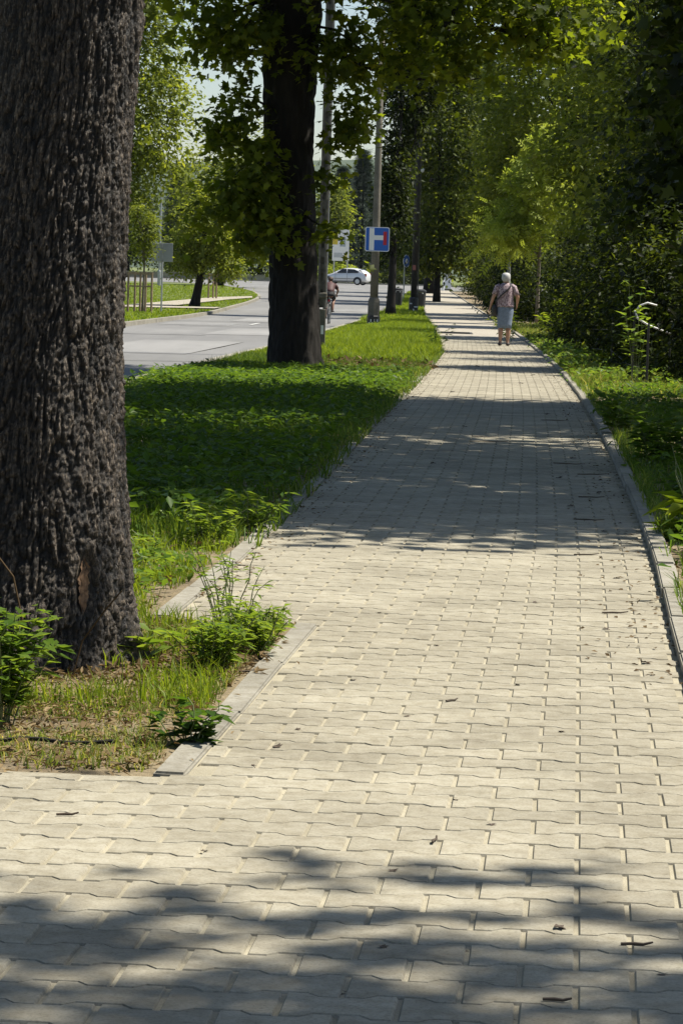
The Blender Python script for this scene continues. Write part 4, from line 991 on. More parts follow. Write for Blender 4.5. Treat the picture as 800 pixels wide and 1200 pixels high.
s = empty('dead_end_sign', (.855, 91.42, G_(91.6) + 2.66)); tag(s, 'blue square dead end side road sign with white bars and red block', 'road sign')
S = .75
def rsq(S, r, y, n=5):
    out = []
    for cx, cz, a0 in ((1, 1, 0), (-1, 1, 90), (-1, -1, 180), (1, -1, 270)):
        for k in range(n): a = math.radians(a0 + 90 * k / (n - 1)); out.append((cx * (S / 2 - r) + r * math.cos(a), y, cz * (S / 2 - r) + r * math.sin(a)))
    return out
MB().loft([rsq(S, .06, .012), rsq(S, .06, -.008)]).build('plate', M['sign_white'], s)
MB().loft([rsq(S - .045, .045, -.006), rsq(S - .045, .045, -.0115)]).build('blue_field', M['sign_blue'], s)
def bar(name, x0, x1, z0, z1, mat, y=-.0145): MB().box((S * ((x0 + x1) / 2 - .5), y, S * (.5 - (z0 + z1) / 2)), (S * (x1 - x0), .006, S * (z1 - z0))).build(name, mat, s)
bar('road_bar', .17, .37, .05, .95, M['sign_white']); bar('road_bar', .37, .745, .34, .53, M['sign_white']); bar('red_block', .745, .89, .18, .73, M['sign_red'])
for z in (.2, -.2): MB().box((-.045, .05, z), (.30, .09, .04)).build('bracket', M['steel'], s)

# second post in the verge
t = empty('utility_pole', gp(2.81, 126.3)); tag(t, 'dark slim pole in the verge between bins and path', 'pole')
MB().lathe([(.20, -.1), (.20, .62), (.15, .7)], 10).build('base', M['darksteel'], t)
MB().lathe([(.135, .6), (.12, 4), (.095, 9.0)], 12).build('shaft', plain('dark_timber', (.035, .03, .024), .8, 0, .35, 4), t, smooth=True)
MB().tube([(.17, 0, .6), (.155, 0, 4), (.13, 0, 8.8)], .022, 6).build('pale_edge_tube', M['oldconcrete'], t)  # thin paler tube along the right side of the shaft
MB().box((-.02, -.145, 1.95), (.13, .02, .22)).build('sticker', plain('faded_red_notice', (.35, .12, .09), .6), t)
MB().lathe([(.02, -.1), (.07, -.05), (.07, .05), (.02, .1)], 10, (.2, -.05, 6.1)).build('lamp', M['sign_white'], t, smooth=True)
for x, z, w, h in ((-.12, .42, .10, .05), (.1, .28, .16, .05), (0, .15, .06, .1)): MB().box((x, -.2, z), (w, .02, h)).build('paint_mark', M['sign_white'], t)
# bins
def bin_(loc, label, w, h):
    t = empty('litter_bin', loc); tag(t, label, 'bin', 'black bins in the verge')
    MB().loft([ell(0, 0, .10, w * .44, w * .40, 12, .6), ell(0, 0, h * .85, w * .5, w * .46, 12, .6)]).build('body', M['black_plastic'], t)
    MB().loft([ell(0, 0, h * .86, w * .54, w * .5, 12, .6), ell(0, 0, h * .94, w * .52, w * .48, 12, .6), ell(0, 0, h, w * .3, w * .28, 12, .6)]).build('lid', M['black_plastic'], t)
    for sx in (-1, 1): MB().box((sx * w * .3, 0, .04), (.05, w * .5, .16)).build('foot', M['black_plastic'], t)
    for sx in (-1, 1): MB().lathe([(.03, -.012), (.03, .004)], 8, (sx * w * .24, -w * .46, h * .8), 'Y').build('reflector', M['sign_white'], t)
bin_(gp(2.36, 140.3), 'black litter bin with two pale dots, left of the dark pole', .46, .98)
bin_(gp(3.35, 138.6), 'black boxy bin half hidden behind the dark pole', .62, .95)
# round blue sign seen nearly edge on
t = empty('round_sign', gp(3.12, 166)); tag(t, 'round blue sign turned aside on a thin grey post', 'road sign')
MB().lathe([(.035, -.1), (.035, 2.3)], 8).build('post', M['steel'], t)
R = Matrix.Rotation(math.radians(58), 3, 'Z')
def disc(name, r, y0, y1, mat):
    m = MB(); m.lathe([(r, y0), (r, y1)], 20, (0, 0, 0), 'Y'); m.v = [tuple(R @ Vector(v) + Vector((.1, -.02, 2.25))) for v in m.v]; m.build(name, mat, t)
disc('plate', .36, -.01, .01, M['sign_white']); disc('blue_field', .33, -.016, -.008, M['sign_blue']); disc('white_arrow', .14, -.022, -.014, M['sign_white'])
# cabinet and thin pole at the end of the path
t = empty('utility_cabinet', gp(8.3, 248)); tag(t, 'white utility cabinet at the far end of the path', 'cabinet')
MB().box((0, 0, .62), (.62, .35, 1.2)).build('body', M['white_tube'], t, bevel=.01); MB().box((0, 0, 1.26), (.7, .42, .06)).build('roof', M['white_tube'], t); MB().box((0, 0, -.05), (.6, .33, .2)).build('plinth', M['oldconcrete'], t)
MB().box((0, -.178, .62), (.54, .008, 1.05)).build('door', M['sign_white'], t)
t = empty('lamp_post', gp(7.9, 246)); tag(t, 'thin white post beside the utility cabinet', 'lamp post')
MB().lathe([(.09, -.1), (.08, .6), (.05, .7), (.04, 4.2)], 8).build('shaft', M['white_tube'], t); MB().lathe([(.02, 0), (.12, .1), (.12, .35), (.03, .45)], 8, (0, 0, 4.15)).build('lantern', M['white_tube'], t)
t = empty('signal_post', gp(5.66, 104.6)); tag(t, 'slim pale grey post rising behind the head of the woman', 'post')
MB().lathe([(.10, -.1), (.10, .7), (.06, .8), (.055, 4.2)], 10).build('shaft', plain('pale_grey_paint', (.2, .205, .2), .7, .0, .4, 4), t, smooth=True); MB().lathe([(.06, 0), (.06, .04), (.02, .07)], 10, (0, 0, 4.2)).build('cap', M['steel'], t)
t = empty('lamp_post', gp(-13.1, 205)); tag(t, 'thin distant street lamp over the left island', 'lamp post')
MB().lathe([(.13, -.1), (.12, 1), (.08, 1.1), (.06, 7.6)], 8).build('shaft', M['steel'], t); MB().tube([(0, 0, 7.5), (.1, 0, 8.0), (.9, 0, 8.3)], .04, 6).build('arm', M['steel'], t); MB().box((1.1, 0, 8.3), (.6, .2, .1)).build('lantern', M['steel'], t, bevel=.03)

# fence on the right
t = empty('wire_fence', gp(3.56, 34.9)); tag(t, 'low wire fence on thin dark posts below the shrubs', 'fence')
posts = [(3.56, 34.9), (4.18, 46.5), (4.66, 60.4), (5.3, 76)]; w0 = Vector(gp(3.56, 34.9))
for i, (x, y) in enumerate(posts):
    p = Vector(gp(x, y)) - w0; MB().lathe([(.015, -.1), (.015, .80), (.008, .82)], 8, p).build('post', M['darksteel'], t)
for h in (.28, .62):
    for i in range(len(posts) - 1):
        a, b = Vector(gp(*posts[i])) - w0, Vector(gp(*posts[i + 1])) - w0
        MB().tube([a + Vector((0, 0, h)), a.lerp(b, .5) + Vector((0, 0, h - .07)), b + Vector((0, 0, h))], .004, 5).build('wire', M['darksteel'], t)
# white bent tube half hidden in the leaves
t = empty('tube_railing', gp(3.78, 37.4)); tag(t, 'bent white tube railing glinting through the dark leaves', 'railing')
MB().tube([(-.14, -.1, .95), (-.10, -.1, 1.02), (0, -.1, 1.06), (.12, -.1, 1.03)], .012, 8).build('top_bend', M['white_tube'], t, smooth=True)
MB().tube([(-.16, -.1, .96), (-.12, -.1, .86), (.02, -.1, .78), (.30, -.1, .68)], .012, 8).build('lower_bar', M['white_tube'], t, smooth=True)
MB().tube([(.26, -.1, .98), (.36, -.1, .93)], .012, 8).tube([(.30, -.1, .68), (.30, -.1, -.1)], .012, 8).tube([(-.16, -.1, .96), (-.16, -.1, -.1)], .010, 8).build('leg', M['darksteel'], t)

# left island furniture
t = empty('traffic_sign', gp(-6.82, 108.3)); tag(t, 'grey back of a square traffic sign on a thin post', 'road sign')
MB().lathe([(.032, -.1), (.032, 2.58)], 8).build('post', M['steel'], t)
for sx in (-1, 1): MB().box((sx * .195, -.045, 2.2), (.36, .02, .68)).build('plate', M['panel_grey'], t, bevel=.008)
for z in (2.38, 2.02): MB().box((0, -.02, z), (.6, .03, .05)).build('bracket', M['steel'], t)
t = empty('tree_stakes', gp(-7.35, 106.0)); tag(t, 'wooden stakes with crossbars guarding the young tree', 'tree guard')
for x, y in ((-.5, -.35), (.34, -.35), (-.32, .45), (.12, -.3), (-.12, .4)): MB().tube([(x, y, -.1), (x, y, 1.45)], .04, 8).build('stake', M['wood_stake'], t)
MB().box((-.08, -.35, 1.40), (.95, .03, .08)).build('crossbar', M['wood_stake'], t); MB().box((-.08, -.35, .95), (.9, .03, .05)).build('crossbar', M['wood_stake'], t)
t = empty('tree_stakes', gp(-6.9, 151)); tag(t, 'three bare wooden stakes right of the leaning tree', 'tree guard')
for x, y in ((-.22, 0), (.18, 0), (.0, .4)): MB().tube([(x, y, -.1), (x, y, 1.35)], .045, 8).build('stake', M['wood_stake'], t)
MB().box((0, -.05, 1.25), (.5, .03, .06)).build('crossbar', M['wood_stake'], t)

# beyond the crossing: low wall, hedge, billboard
t = empty('garden_wall', (-24, 311.5, .02)); tag(t, 'low grey wall beyond the crossing street', 'wall')
for i in range(9): MB().box((-18 + i * 4.2, 0, .26), (4.16, .3, .54)).build('panel', M['kerb'], t)
MB().box((-1.2, 0, .572), (38, .4, .08)).build('coping', M['kerb'], t)
HG = 'hedge bushes behind the car'
for i, (x, w, h, m_, lab) in enumerate([(-3.0, 1.5, 2.0, 'leaf_lime', 'bright bush behind the bonnet of the silver car'), (-.4, 1.6, 2.3, 'leaf_lime', 'yellow green bush under the billboard'), (2.2, 1.5, 1.7, 'leaf_sunny', 'trimmed bush behind the tail of the silver car'), (4.8, 1.6, 1.6, 'leaf_dark', 'trimmed dark bush right of the silver car'), (7.6, 1.8, 1.6, 'leaf_dark', 'low dark bush at the end of the verge')]):
    tree('hedge_bush', (x, 313.0, .05), lab, [(x, 313, h * .5, w, 1.2, h * .52)], .06, h * .5, 'oval', m_, .26, 60, 30, .4, 150 + i, hollow=.4, cat='bush', group=HG, n_limbs=4)
t = empty('billboard', (-.95, 311.2, .05)); tag(t, 'pale billboard with yellow and grey print behind the car', 'billboard')
for x in (-.62, .78): MB().lathe([(.07, -.1), (.07, 5.6)], 8, (x, .1, 0)).build('post', M['steel'], t)
MB().box((.05, 0, 3.95), (1.75, .08, 3.3)).build('board', M['sign_white'], t)
for n_, (x, z, w, h), c in (('yellow_print', (-.55, 4.6, .55, 1.2), (.55, .42, .04)), ('grey_print', (.25, 4.3, .6, 1.0), (.33, .37, .42)), ('grey_print', (-.2, 2.9, .9, .5), (.42, .44, .45)), ('yellow_print', (.6, 2.8, .3, .6), (.5, .42, .10))):
    MB().box((x, -.045, z), (w, .006, h)).build(n_, plain(n_ + '_ink', c, .6), t)

# ------------------------------------------------------------------ silver hatchback on the crossing street
M['car_paint'] = plain('silver_car_paint', (.62, .63, .64), .28, .3, .03, 2)
M['car_glass'] = plain('dark_car_glass', (.02, .024, .028), .08, 0, .1, 2)
M['tyre'] = plain('tyre_rubber', (.018, .018, .018), .85, 0, .2, 8)
M['rim'] = plain('wheel_rim_silver', (.48, .49, .5), .35, .7, .1, 8)
M['lamp_glass'] = plain('headlamp_glass', (.55, .57, .58), .1, .2, .05, 4)
M['tail_red'] = plain('tail_lamp_red', (.3, .01, .01), .2, 0, .1, 4)
def car(loc, rz):
    t = empty('parked_car', loc, rz); t.name = 'hatchback_car'; t.scale = (1.14, 1.14, 1.14); tag(t, 'silver three door hatchback driving along the crossing street', 'car')
    # sections along x (front at +x): bottom, sill, shoulder, roof heights and half widths
    xs = [2.05, 2.0, 1.85, 1.45, 1.05, .75, .1, -.6, -1.2, -1.65, -1.88, -2.0, -2.04]
    belt = [.58, .66, .74, .82, .88, .93, .95, .97, .99, 1.0, .98, .90, .70]
    roof = [.58, .66, .745, .825, .885, 1.12, 1.40, 1.43, 1.38, 1.24, 1.06, .92, .70]
    hw = [.60, .72, .80, .83, .845, .85, .85, .85, .845, .82, .78, .74, .70]
    rings = []
    for x, b, r_, w in zip(xs, belt, roof, hw):
        tw = w * (.80 if r_ - b > .08 else .86)
        lo = .22 if -1.95 < x < 1.9 else .32
        half = [(w * .9, lo), (w, lo + .14), (w * 1.01, .55 if b > .6 else b - .02), (w * .985, b), (tw + (w - tw) * .12, b + (r_ - b) * .86), (tw * .82, b + (r_ - b) * .98), (0, r_ + .012)]
        rings.append([(x, -y, z) for y, z in half] + [(x, y, z) for y, z in reversed(half[:-1])])
    MB().loft(rings).build('body', M['car_paint'], t, smooth=True, subsurf=1)
    def quad(name, pts, mat, off=0): MB().add(pts, [tuple(range(len(pts)))]).build(name, mat, t)
    for sd in (-1, 1):
        y = lambda z, b: sd * (.862 - (z - b) * .31)
        def side(name, pts, mat): quad(name, [(x, sd * (.868 - max(0, z - .96) * .36) , z) for x, z in pts], mat)
        side('front_window', [(.62, .985), (.08, 1.33), (-.28, 1.35), (-.30, .99)], M['car_glass'])
        side('rear_window', [(-.38, .99), (-.36, 1.35), (-.95, 1.32), (-1.42, 1.12), (-1.30, 1.02)], M['car_glass'])
        dr = MB(); 
        for a, b in (((.66, .32), (.66, .95)), ((-.36, .30), (-.36, .97))): dr.tube([(a[0], sd * .866, a[1]), (b[0], sd * .866, b[1])], .008, 4)
        dr.tube([(1.2, sd * .866, .52), (-1.3, sd * .868, .52)], .018, 5)
        dr.build('door_seam', M['black_plastic'], t)
        MB().box((-.20, sd * .875, .86), (.16, .03, .03)).build('door_handle', M['car_paint'], t)
        MB().box((.58, sd * .95, 1.0), (.12, .18, .12)).build('wing_mirror', M['car_paint'], t, bevel=.03)
        for x in (1.28, -1.28):
            w = empty('wheel', (x, sd * .76, .305)); w.parent = t
            MB().lathe([(.20, -.09), (.285, -.095), (.31, -.06), (.31, .06), (.285, .095), (.20, .09)], 22, (0, 0, 0), 'Y').build('tyre', M['tyre'], w, smooth=True)
            MB().lathe([(.05, -.10), (.19, -.098), (.205, -.08), (.205, .08), (.19, .098), (.05, .10)], 18, (0, 0, 0), 'Y').build('rim', M['rim'], w)
            rr = MB()
            arch = [(x + .36 * math.cos(a), sd * .872, .33 + .36 * math.sin(a)) for a in np.linspace(-.1, PI + .1, 12)]
            MB().add(arch, [tuple(range(12))]).build('wheel_arch', M['black_plastic'], t)
            w.location.y = sd * .80
        MB().add([(1.93, sd * .42, .62), (2.045, sd * .36, .64), (2.04, sd * .34, .50), (1.97, sd * .68, .52), (1.82, sd * .80, .68)], [(0, 1, 2, 3, 4)]).build('headlight', M['lamp_glass'], t)
        MB().box((-1.95, sd * .68, .86), (.14, .14, .26)).build('tail_light', M['tail_red'], t, bevel=.03)
    quad('windscreen', [(.94, -.62, .93), (.94, .62, .93), (.16, .60, 1.372), (.16, -.60, 1.372)], M['car_glass'])
    quad('back_window', [(-1.86, -.55, 1.06), (-1.86, .55, 1.06), (-1.42, .52, 1.33), (-1.42, -.52, 1.33)], M['car_glass'])
    MB().box((2.035, 0, .36), (.07, 1.1, .13)).build('grille', M['black_plastic'], t, bevel=.02); MB().box((2.03, 0, .58), (.07, .55, .07)).build('upper_grille', M['black_plastic'], t, bevel=.01)
    MB().box((2.075, 0, .46), (.012, .5, .11)).build('number_plate', M['sign_white'], t)
    return t
car((-.25, 285.5, G_(285) - .10), PI - .30 + .62 * 0)

# ------------------------------------------------------------------ people
def skin(name, nodes, edges, mat, parent, sub=2):
    """nodes: list of (x,y,z,rx,ry)"""
    me = bpy.data.meshes.new(name); me.from_pydata([n[:3] for n in nodes], edges, []); me.update()
    o = bpy.data.objects.new(name, me); COL.objects.link(o)
    md = o.modifiers.new('skin', 'SKIN'); md.use_smooth_shade = True; md.branch_smoothing = .4
    for i, n in enumerate(nodes):
        sv = me.skin_vertices[0].data[i]; sv.radius = (n[3], n[4] if len(n) > 4 else n[3]); sv.use_root = (i == 0)
    sb = o.modifiers.new('sub', 'SUBSURF'); sb.levels = sub; sb.render_levels = sub
    dg = bpy.context.evaluated_depsgraph_get(); ev = o.evaluated_get(dg)
    m2 = bpy.data.meshes.new_from_object(ev); bpy.data.objects.remove(o, do_unlink=True)
    m2.materials.clear()
    o2 = link(name, m2, mat, parent)
    for p in m2.polygons: p.use_smooth = True
    return o2
M['skin'] = plain('fair_skin', (.36, .20, .13), .55, 0, .08, 10)  # even skin tone of the walking woman
M['skin_tan'] = plain('tanned_skin', (.20, .10, .065), .55, 0, .08, 10)
M['hair_grey'] = plain('short_grey_hair', (.38, .375, .36), .7, 0, .3, 60)
def m_blouse():
    t_ = NT('pink_patterned_blouse'); v = t_.n('ShaderNodeTexVoronoi'); v.inputs['Scale'].default_value = 26; t_.l(t_.co('Object'), v.inputs['Vector'])
    n_ = t_.noise(14, 4, .7)
    c = t_.ramp(v.outputs['Distance'], [(.12, (.05, .035, .045)), (.35, (.24, .17, .18)), (.7, (.40, .33, .34))]); c = t_.mix(.5, c, t_.ramp(n_, [(.35, (.55, .45, .5)), (.65, (1.1, 1.05, 1.05))]), 'MULTIPLY')
    t_.col(c); t_.set(Roughness=.85); return t_.m
M['blouse'] = m_blouse(); M['denim'] = plain('pale_blue_denim', (.145, .185, .25), .9, 0, .2, 25)
M['shoe'] = plain('dark_shoe', (.05, .035, .03), .6); M['red_top'] = plain('dark_red_sport_top', (.045, .012, .012), .7, 0, .2, 12); M['shorts'] = plain('black_shorts', (.015, .015, .016), .8)

def fingers(nodes, edges, wi, base, down, side, s=1.0, fwd=Vector((0, 1, 0))):
    """palm and five fingers hanging from wrist node wi"""
    pm_ = len(nodes); p = base + down * .05 * s; nodes.append((p.x, p.y, p.z, .022 * s, .034 * s)); edges.append((wi, pm_))
    k = len(nodes); q = base + down * .09 * s; nodes.append((q.x, q.y, q.z, .016 * s, .036 * s)); edges.append((pm_, k))
    for j, (o_, L) in enumerate(((-.027, .065), (-.009, .075), (.009, .072), (.026, .058))):
        a = q + fwd * o_ * s + down * .02 * s; b = a + down * L * .5 * s; c = b + (down * .8 - side * .5).normalized() * L * .5 * s
        i0 = len(nodes); nodes += [(a.x, a.y, a.z, .0095 * s), (b.x, b.y, b.z, .0085 * s), (c.x, c.y, c.z, .007 * s)]; edges += [(k, i0), (i0, i0 + 1), (i0 + 1, i0 + 2)]
    a = p + fwd * .035 * s + down * .01 * s; b = a + (fwd * .5 + down).normalized() * .035 * s; c = b + down * .028 * s
    i0 = len(nodes); nodes += [(a.x, a.y, a.z, .0115 * s), (b.x, b.y, b.z, .010 * s), (c.x, c.y, c.z, .008 * s)]; edges += [(pm_, i0), (i0, i0 + 1), (i0 + 1, i0 + 2)]

def woman(loc, rz):
    t = empty('person', loc, rz); tag(t, 'grey haired person in pink patterned blouse and denim skirt walking away', 'person')
    N, E = [], []
    def nd(*a): N.append(a); return len(N) - 1
    def ed(*a):
        for i in range(len(a) - 1): E.append((a[i], a[i + 1]))
    pel = nd(0, 0, .86, .15, .12); wa = nd(0, .005, .99, .135, .11); ch = nd(0, .01, 1.16, .15, .115); sh = nd(0, -.005, 1.29, .12, .085); nk = nd(0, .01, 1.375, .052, .052); hd0 = nd(0, .03, 1.44, .062, .07); hd1 = nd(0, .035, 1.515, .074, .09); hd2 = nd(0, .03, 1.575, .055, .065)
    ed(pel, wa, ch, sh, nk, hd0, hd1, hd2)
    for sd, el, wr, fi in ((-1, (-.265, -.05, 1.08), (-.325, .0, .86), -1), (1, (.275, -.03, 1.09), (.265, .13, .93), 1)):
        s0 = nd(sd * .15, -.005, 1.305, .058, .058); s1 = nd(sd * .205, -.02, 1.20, .05, .05); e_ = nd(*el, .041, .041); f_ = nd(*[(el[k] * .55 + wr[k] * .45) for k in range(3)], .037, .037); w_ = nd(*wr, .025, .025)
        ed(sh, s0, s1, e_, f_, w_); dn = (Vector(wr) - Vector(el)).normalized(); fingers(N, E, w_, Vector(wr), dn, Vector((sd, 0, 0)))
    for sd, kn, an in ((-1, (-.085, .02, .46), (-.085, -.03, .085)), (1, (.085, .06, .46), (.075, .02, .085))):
        h0 = nd(sd * .085, 0, .78, .098, .10); k_ = nd(*kn, .06, .06); c_ = nd(kn[0], an[1] * .7 + kn[1] * .3 - .025, .30, .055, .058); a_ = nd(*an, .034, .036); he = nd(an[0], an[1] - .03, .04, .032, .03); to = nd(an[0] + sd * .015, an[1] + .13, .03, .034, .022)
        ed(pel, h0, k_, c_, a_, he); ed(he, to)
    body = skin('body', N, E, M['skin'], t)
    # face: nose, lips, ears
    MB().lathe([(.016, 0), (.012, .015), (.004, .03)], 8, (0, .115, 1.505), 'Y').build('nose', M['skin'], t, smooth=True)
    for sd in (-1, 1): MB().loft([ell(sd * .078, .02, z, .010, .02 * k, 8) for z, k in ((1.475, .5), (1.50, 1), (1.525, .9), (1.54, .4))]).build('ear', M['skin'], t, smooth=True)
    hr = MB(); rg = []
    for z, rx, ry, oy in ((1.415, .045, .03, -.025), (1.44, .080, .072, -.005), (1.48, .094, .098, .008), (1.53, .099, .112, .018), (1.575, .092, .104, .024), (1.605, .068, .078, .026), (1.618, .03, .035, .028)):
        rg.append([(x * (1 + .05 * math.sin(9 * k + z * 90)), y if y < .06 else .06, zz) for k, (x, y, zz) in enumerate(ell(0, oy, z, rx, ry, 18))])
    hr.loft(rg).build('hair', M['hair_grey'], t, smooth=True)
    bl = MB(); rg = []
    for z, rx, ry, w in ((1.385, .075, .065, 0), (1.355, .115, .085, 0), (1.315, .165, .105, 0), (1.24, .178, .128, 0), (1.14, .178, .138, .01), (1.03, .180, .138, .012), (.94, .190, .148, .016), (.89, .198, .156, .02), (.86, .200, .158, .024)):
        rg.append([(x * (1 + w * math.sin(7 * k)), y * (1 + w * math.cos(5 * k)), zz + w * .5 * math.sin(3 * k)) for k, (x, y, zz) in enumerate(ell(0, 0, z, rx, ry, 24, .9))])
    bl.loft(rg, caps=False)
    for sd in (-1, 1): bl.tube([(sd * .12, -.005, 1.325), (sd * .185, -.01, 1.29), (sd * .222, -.022, 1.20), (sd * .250, -.035, 1.125)], [.062, .064, .060, .058], 14, caps=False)
    b = bl.build('blouse', M['blouse'], t, smooth=True); b.modifiers.new('thick', 'SOLIDIFY').thickness = .004
    sk = MB(); rg = []
    for z, rx, ry, w in ((.95, .165, .128, 0), (.86, .186, .148, 0), (.74, .190, .152, .01), (.6, .168, .14, .02), (.48, .158, .135, .04), (.39, .155, .135, .06)):
        rg.append([(x * (1 + w * math.sin(k * 1.57)), y * (1 + w * math.cos(k * 1.3)) + .01, zz) for k, (x, y, zz) in enumerate(ell(0, 0, z, rx, ry, 24, .95))])
    s_ = sk.loft(rg, caps=False).build('skirt', M['denim'], t, smooth=True); s_.modifiers.new('thick', 'SOLIDIFY').thickness = .006
    for sd, x, y in ((-1, -.09, -.03), (1, .085, .02)): MB().loft([[(x + .048 * math.cos(a) + sd * .01 * (yy > .05), y + yy + .0 * a, .035 + .035 * (1 - .4 * (yy > .08)) * math.sin(a)) for a in np.linspace(0, 2 * PI, 11)[:-1]] for yy in (-.075, -.05, .03, .11, .16)]).build('shoe', M['shoe'], t, smooth=True)
    # the bag hangs from the shoulder: a thing of its own
    g = empty('shoulder_bag', loc, rz); tag(g, 'black bag on a strap hanging at the hip of the walking person', 'bag')
    MB().loft([ell(-.235, .0, z, rx, ry, 14, .6) for z, rx, ry in ((.66, .05, .10), (.68, .062, .125), (.84, .058, .12), (.90, .035, .11))]).build('pouch', M['black_plastic'], g, smooth=True)
    path = [(-.225, -.05, .90), (-.20, -.115, .99), (-.11, -.158, 1.10), (.0, -.150, 1.20), (.09, -.135, 1.29), (.125, -.085, 1.362), (.11, .0, 1.385), (.07, .10, 1.30), (-.05, .15, 1.15), (-.17, .14, .98), (-.225, .05, .90)]
    MB().tube(path, .016, 6).build('strap', M['black_plastic'], g, smooth=True)
woman(gp(3.49, 65.55, .001), -.04)

def bicycle(loc, rz):
    t = empty('bicycle', loc, rz); tag(t, 'dark bicycle ridden along the road', 'bicycle')
    for y in (-.52, .52):
        w = empty('wheel', (0, y, .345)); w.parent = t
        m = MB(); m.lathe([(.345 + .018 * math.cos(a), .018 * math.sin(a)) for a in np.linspace(0, 2 * PI, 8)[:-1]], 28, (0, 0, 0), 'X', closed=True); m.build('tyre', M['tyre'], w, smooth=True)
        m = MB(); m.lathe([(.322 + .008 * math.cos(a), .009 * math.sin(a)) for a in np.linspace(0, 2 * PI, 6)[:-1]], 28, (0, 0, 0), 'X', closed=True); m.build('rim', M['rim'], w)
        m = MB(); [m.tube([(0, 0, 0), (0, .32 * math.cos(a), .32 * math.sin(a))], .0025, 4) for a in np.linspace(0, 2 * PI, 17)[:-1]]; m.tube([(-.04, 0, 0), (.04, 0, 0)], .02, 8); m.build('spokes', M['steel'], w)
    bb, seat, head, h2 = Vector((0, -.08, .29)), Vector((0, -.26, .83)), Vector((0, .33, .82)), Vector((0, .36, .70))
    f = MB(); f.tube([bb, seat], .017, 8).tube([seat + Vector((0, .02, -.06)), head], .016, 8).tube([bb, h2], .019, 8).tube([head + Vector((0, -.01, .06)), h2], .02, 8)
    for sx in (-.05, .05): f.tube([(sx, -.52, .345), bb], .009, 6).tube([(sx, -.52, .345), seat + Vector((0, .03, -.1))], .008, 6)
    f.build('frame', M['darksteel'], t)
    f = MB(); [f.tube([h2, Vector((sx * .8, .40, .62)), Vector((sx, .52, .345))], .011, 6) for sx in (-.05, .05)]; f.build('fork', M['darksteel'], t)
    MB().tube([(-.24, .36, .95), (-.2, .40, .97), (0, .36, .93), (.2, .40, .97), (.24, .36, .95)], .013, 8).tube([(0, .33, .86), (0, .36, .93)], .014, 8).build('handlebar', M['darksteel'], t)
    MB().loft([ell(0, -.40, .92, .07, .03, 10), ell(0, -.30, .925, .07, .05, 10), ell(0, -.18, .92, .03, .05, 10)], True).build('saddle', M['black_plastic'], t)
    MB().tube([seat, (0, -.29, .91)], .014, 8).build('seat_post', M['steel'], t)
    MB().tube([(-.09, .0, .20), (-.07, -.08, .29), (.07, -.08, .29), (.09, -.16, .40)], .012, 6).build('crank', M['steel'], t)
    MB().box((-.13, .01, .19), (.09, .08, .02)).build('pedal', M['black_plastic'], t); MB().box((.13, -.17, .41), (.09, .08, .02)).build('pedal', M['black_plastic'], t)
    MB().box((0, -.42, .78), (.05, .02, .07)).build('rear_reflector', M['sign_red'], t)
    return t
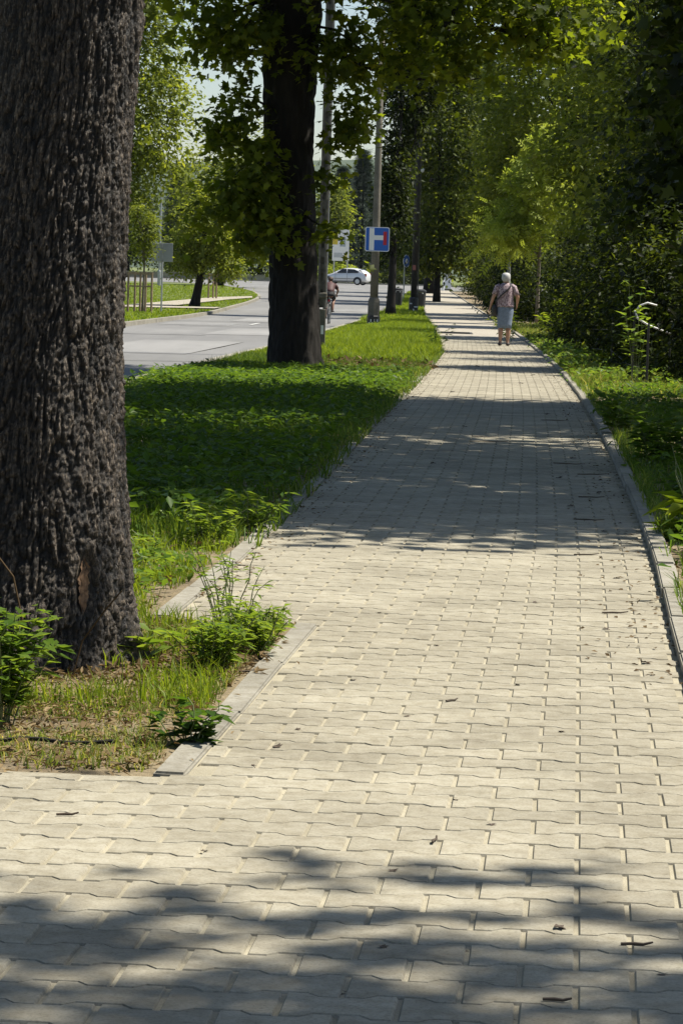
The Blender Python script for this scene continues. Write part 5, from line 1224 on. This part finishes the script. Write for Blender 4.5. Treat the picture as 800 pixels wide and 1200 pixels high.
def cyclist(loc, rz):
    t = empty('person', loc, rz); tag(t, 'cyclist in dark red top bending over the handlebar on the road', 'person')
    N, E = [], []
    def nd(*a): N.append(a); return len(N) - 1
    def ed(*a):
        for i in range(len(a) - 1): E.append((a[i], a[i + 1]))
    pel = nd(0, -.28, 1.02, .14, .12); wa = nd(0, -.14, 1.14, .125, .11); ch = nd(0, .02, 1.25, .145, .12); sh = nd(0, .12, 1.31, .12, .09); nk = nd(0, .19, 1.36, .055, .055); h0 = nd(0, .25, 1.41, .065, .07); h1 = nd(0, .29, 1.47, .078, .088); h2 = nd(0, .29, 1.54, .055, .06)
    ed(pel, wa, ch, sh, nk, h0, h1, h2)
    for sd in (-1, 1):
        s0 = nd(sd * .17, .12, 1.29, .058, .058); e_ = nd(sd * .27, .18, 1.12, .042, .042); w_ = nd(sd * .22, .33, .99, .027, .027); ed(sh, s0, e_, w_)
        dn = Vector((0, .8, -.5)).normalized(); fingers(N, E, w_, Vector((sd * .22, .33, .99)), dn, Vector((0, 0, 1)), .9, Vector((-sd, 0, 0)))
    for sd, kn, an in ((-1, (-.13, .10, .62), (-.12, -.02, .26)), (1, (.14, .06, .82), (.12, -.22, .48))):
        a0 = nd(sd * .09, -.24, .96, .10, .10); k_ = nd(*kn, .062, .062); c_ = nd(an[0], kn[1] * .45 + an[1] * .55 - .03, kn[2] * .5 + an[2] * .5 + .04, .055, .055); a_ = nd(*an, .035, .035); to = nd(an[0], an[1] + .14, an[2] - .055, .036, .026); ed(pel, a0, k_, c_, a_, to)
    skin('body', N, E, M['skin_tan'], t)
    MB().loft([[(x, y + dy, z + (y) * sl) for x, y, z in ell(0, 0, zz, rx, ry, 18)] for zz, rx, ry, dy, sl in ((1.02, .165, .14, -.26, -.3), (1.12, .16, .14, -.16, -.5), (1.22, .172, .14, -.03, -.6), (1.30, .185, .13, .07, -.6), (1.36, .12, .09, .14, -.5))]).tube([(-.13, .11, 1.31), (-.19, .13, 1.26), (-.235, .155, 1.18)], [.075, .07, .062], 12).tube([(.13, .11, 1.31), (.19, .13, 1.26), (.235, .155, 1.18)], [.075, .07, .062], 12).build('top', M['red_top'], t, smooth=True)
    MB().loft([ell(0, -.27, z, rx, ry, 16) for z, rx, ry in ((1.08, .15, .12), (1.0, .168, .15), (.93, .165, .16))]).tube([(-.09, -.22, .97), (-.11, -.04, .80), (-.125, .03, .71)], [.12, .095, .08], 12).tube([(.09, -.22, .97), (.12, -.06, .90), (.135, .0, .855)], [.12, .095, .08], 12).build('shorts', M['shorts'], t, smooth=True)
    MB().loft([ell(0, .285 + dy, z, rx, ry, 14) for z, rx, ry, dy in ((1.46, .088, .095, -.02), (1.51, .092, .10, 0), (1.555, .078, .085, .005), (1.58, .035, .04, .005))]).build('hair', plain('dark_brown_hair', (.05, .03, .02), .7, 0, .3, 40), t, smooth=True)
    for x, y, z in ((-.12, .0, .21), (.12, -.19, .43)): MB().loft([[(x + .042 * math.cos(a), y + yy, z + .035 * math.sin(a)) for a in np.linspace(0, 2 * PI, 9)[:-1]] for yy in (-.08, 0, .1, .15)]).build('shoe', M['shoe'], t, smooth=True)
cz = G_(99.3) - .099
bicycle((-.61, 99.3, cz), -.04); cyclist((-.61, 99.3, cz), -.04)

# ------------------------------------------------------------------ the air
hm = bpy.data.materials.new('summer_haze'); hm.use_nodes = True; ht = hm.node_tree
for n_ in list(ht.nodes):
    if n_.type != 'OUTPUT_MATERIAL': ht.nodes.remove(n_)
pv = ht.nodes.new('ShaderNodeVolumePrincipled'); pv.inputs['Color'].default_value = (.80, .88, 1.0, 1); pv.inputs['Density'].default_value = HAZE; pv.inputs['Anisotropy'].default_value = .2
ht.links.new(pv.outputs[0], [n_ for n_ in ht.nodes if n_.type == 'OUTPUT_MATERIAL'][0].inputs['Volume'])
hz = MB().box((0, 4400, 65), (8600, 9400, 133)).build('haze', hm); tag(hz, 'thin summer haze over the whole street and hill', 'haze', kind='stuff')
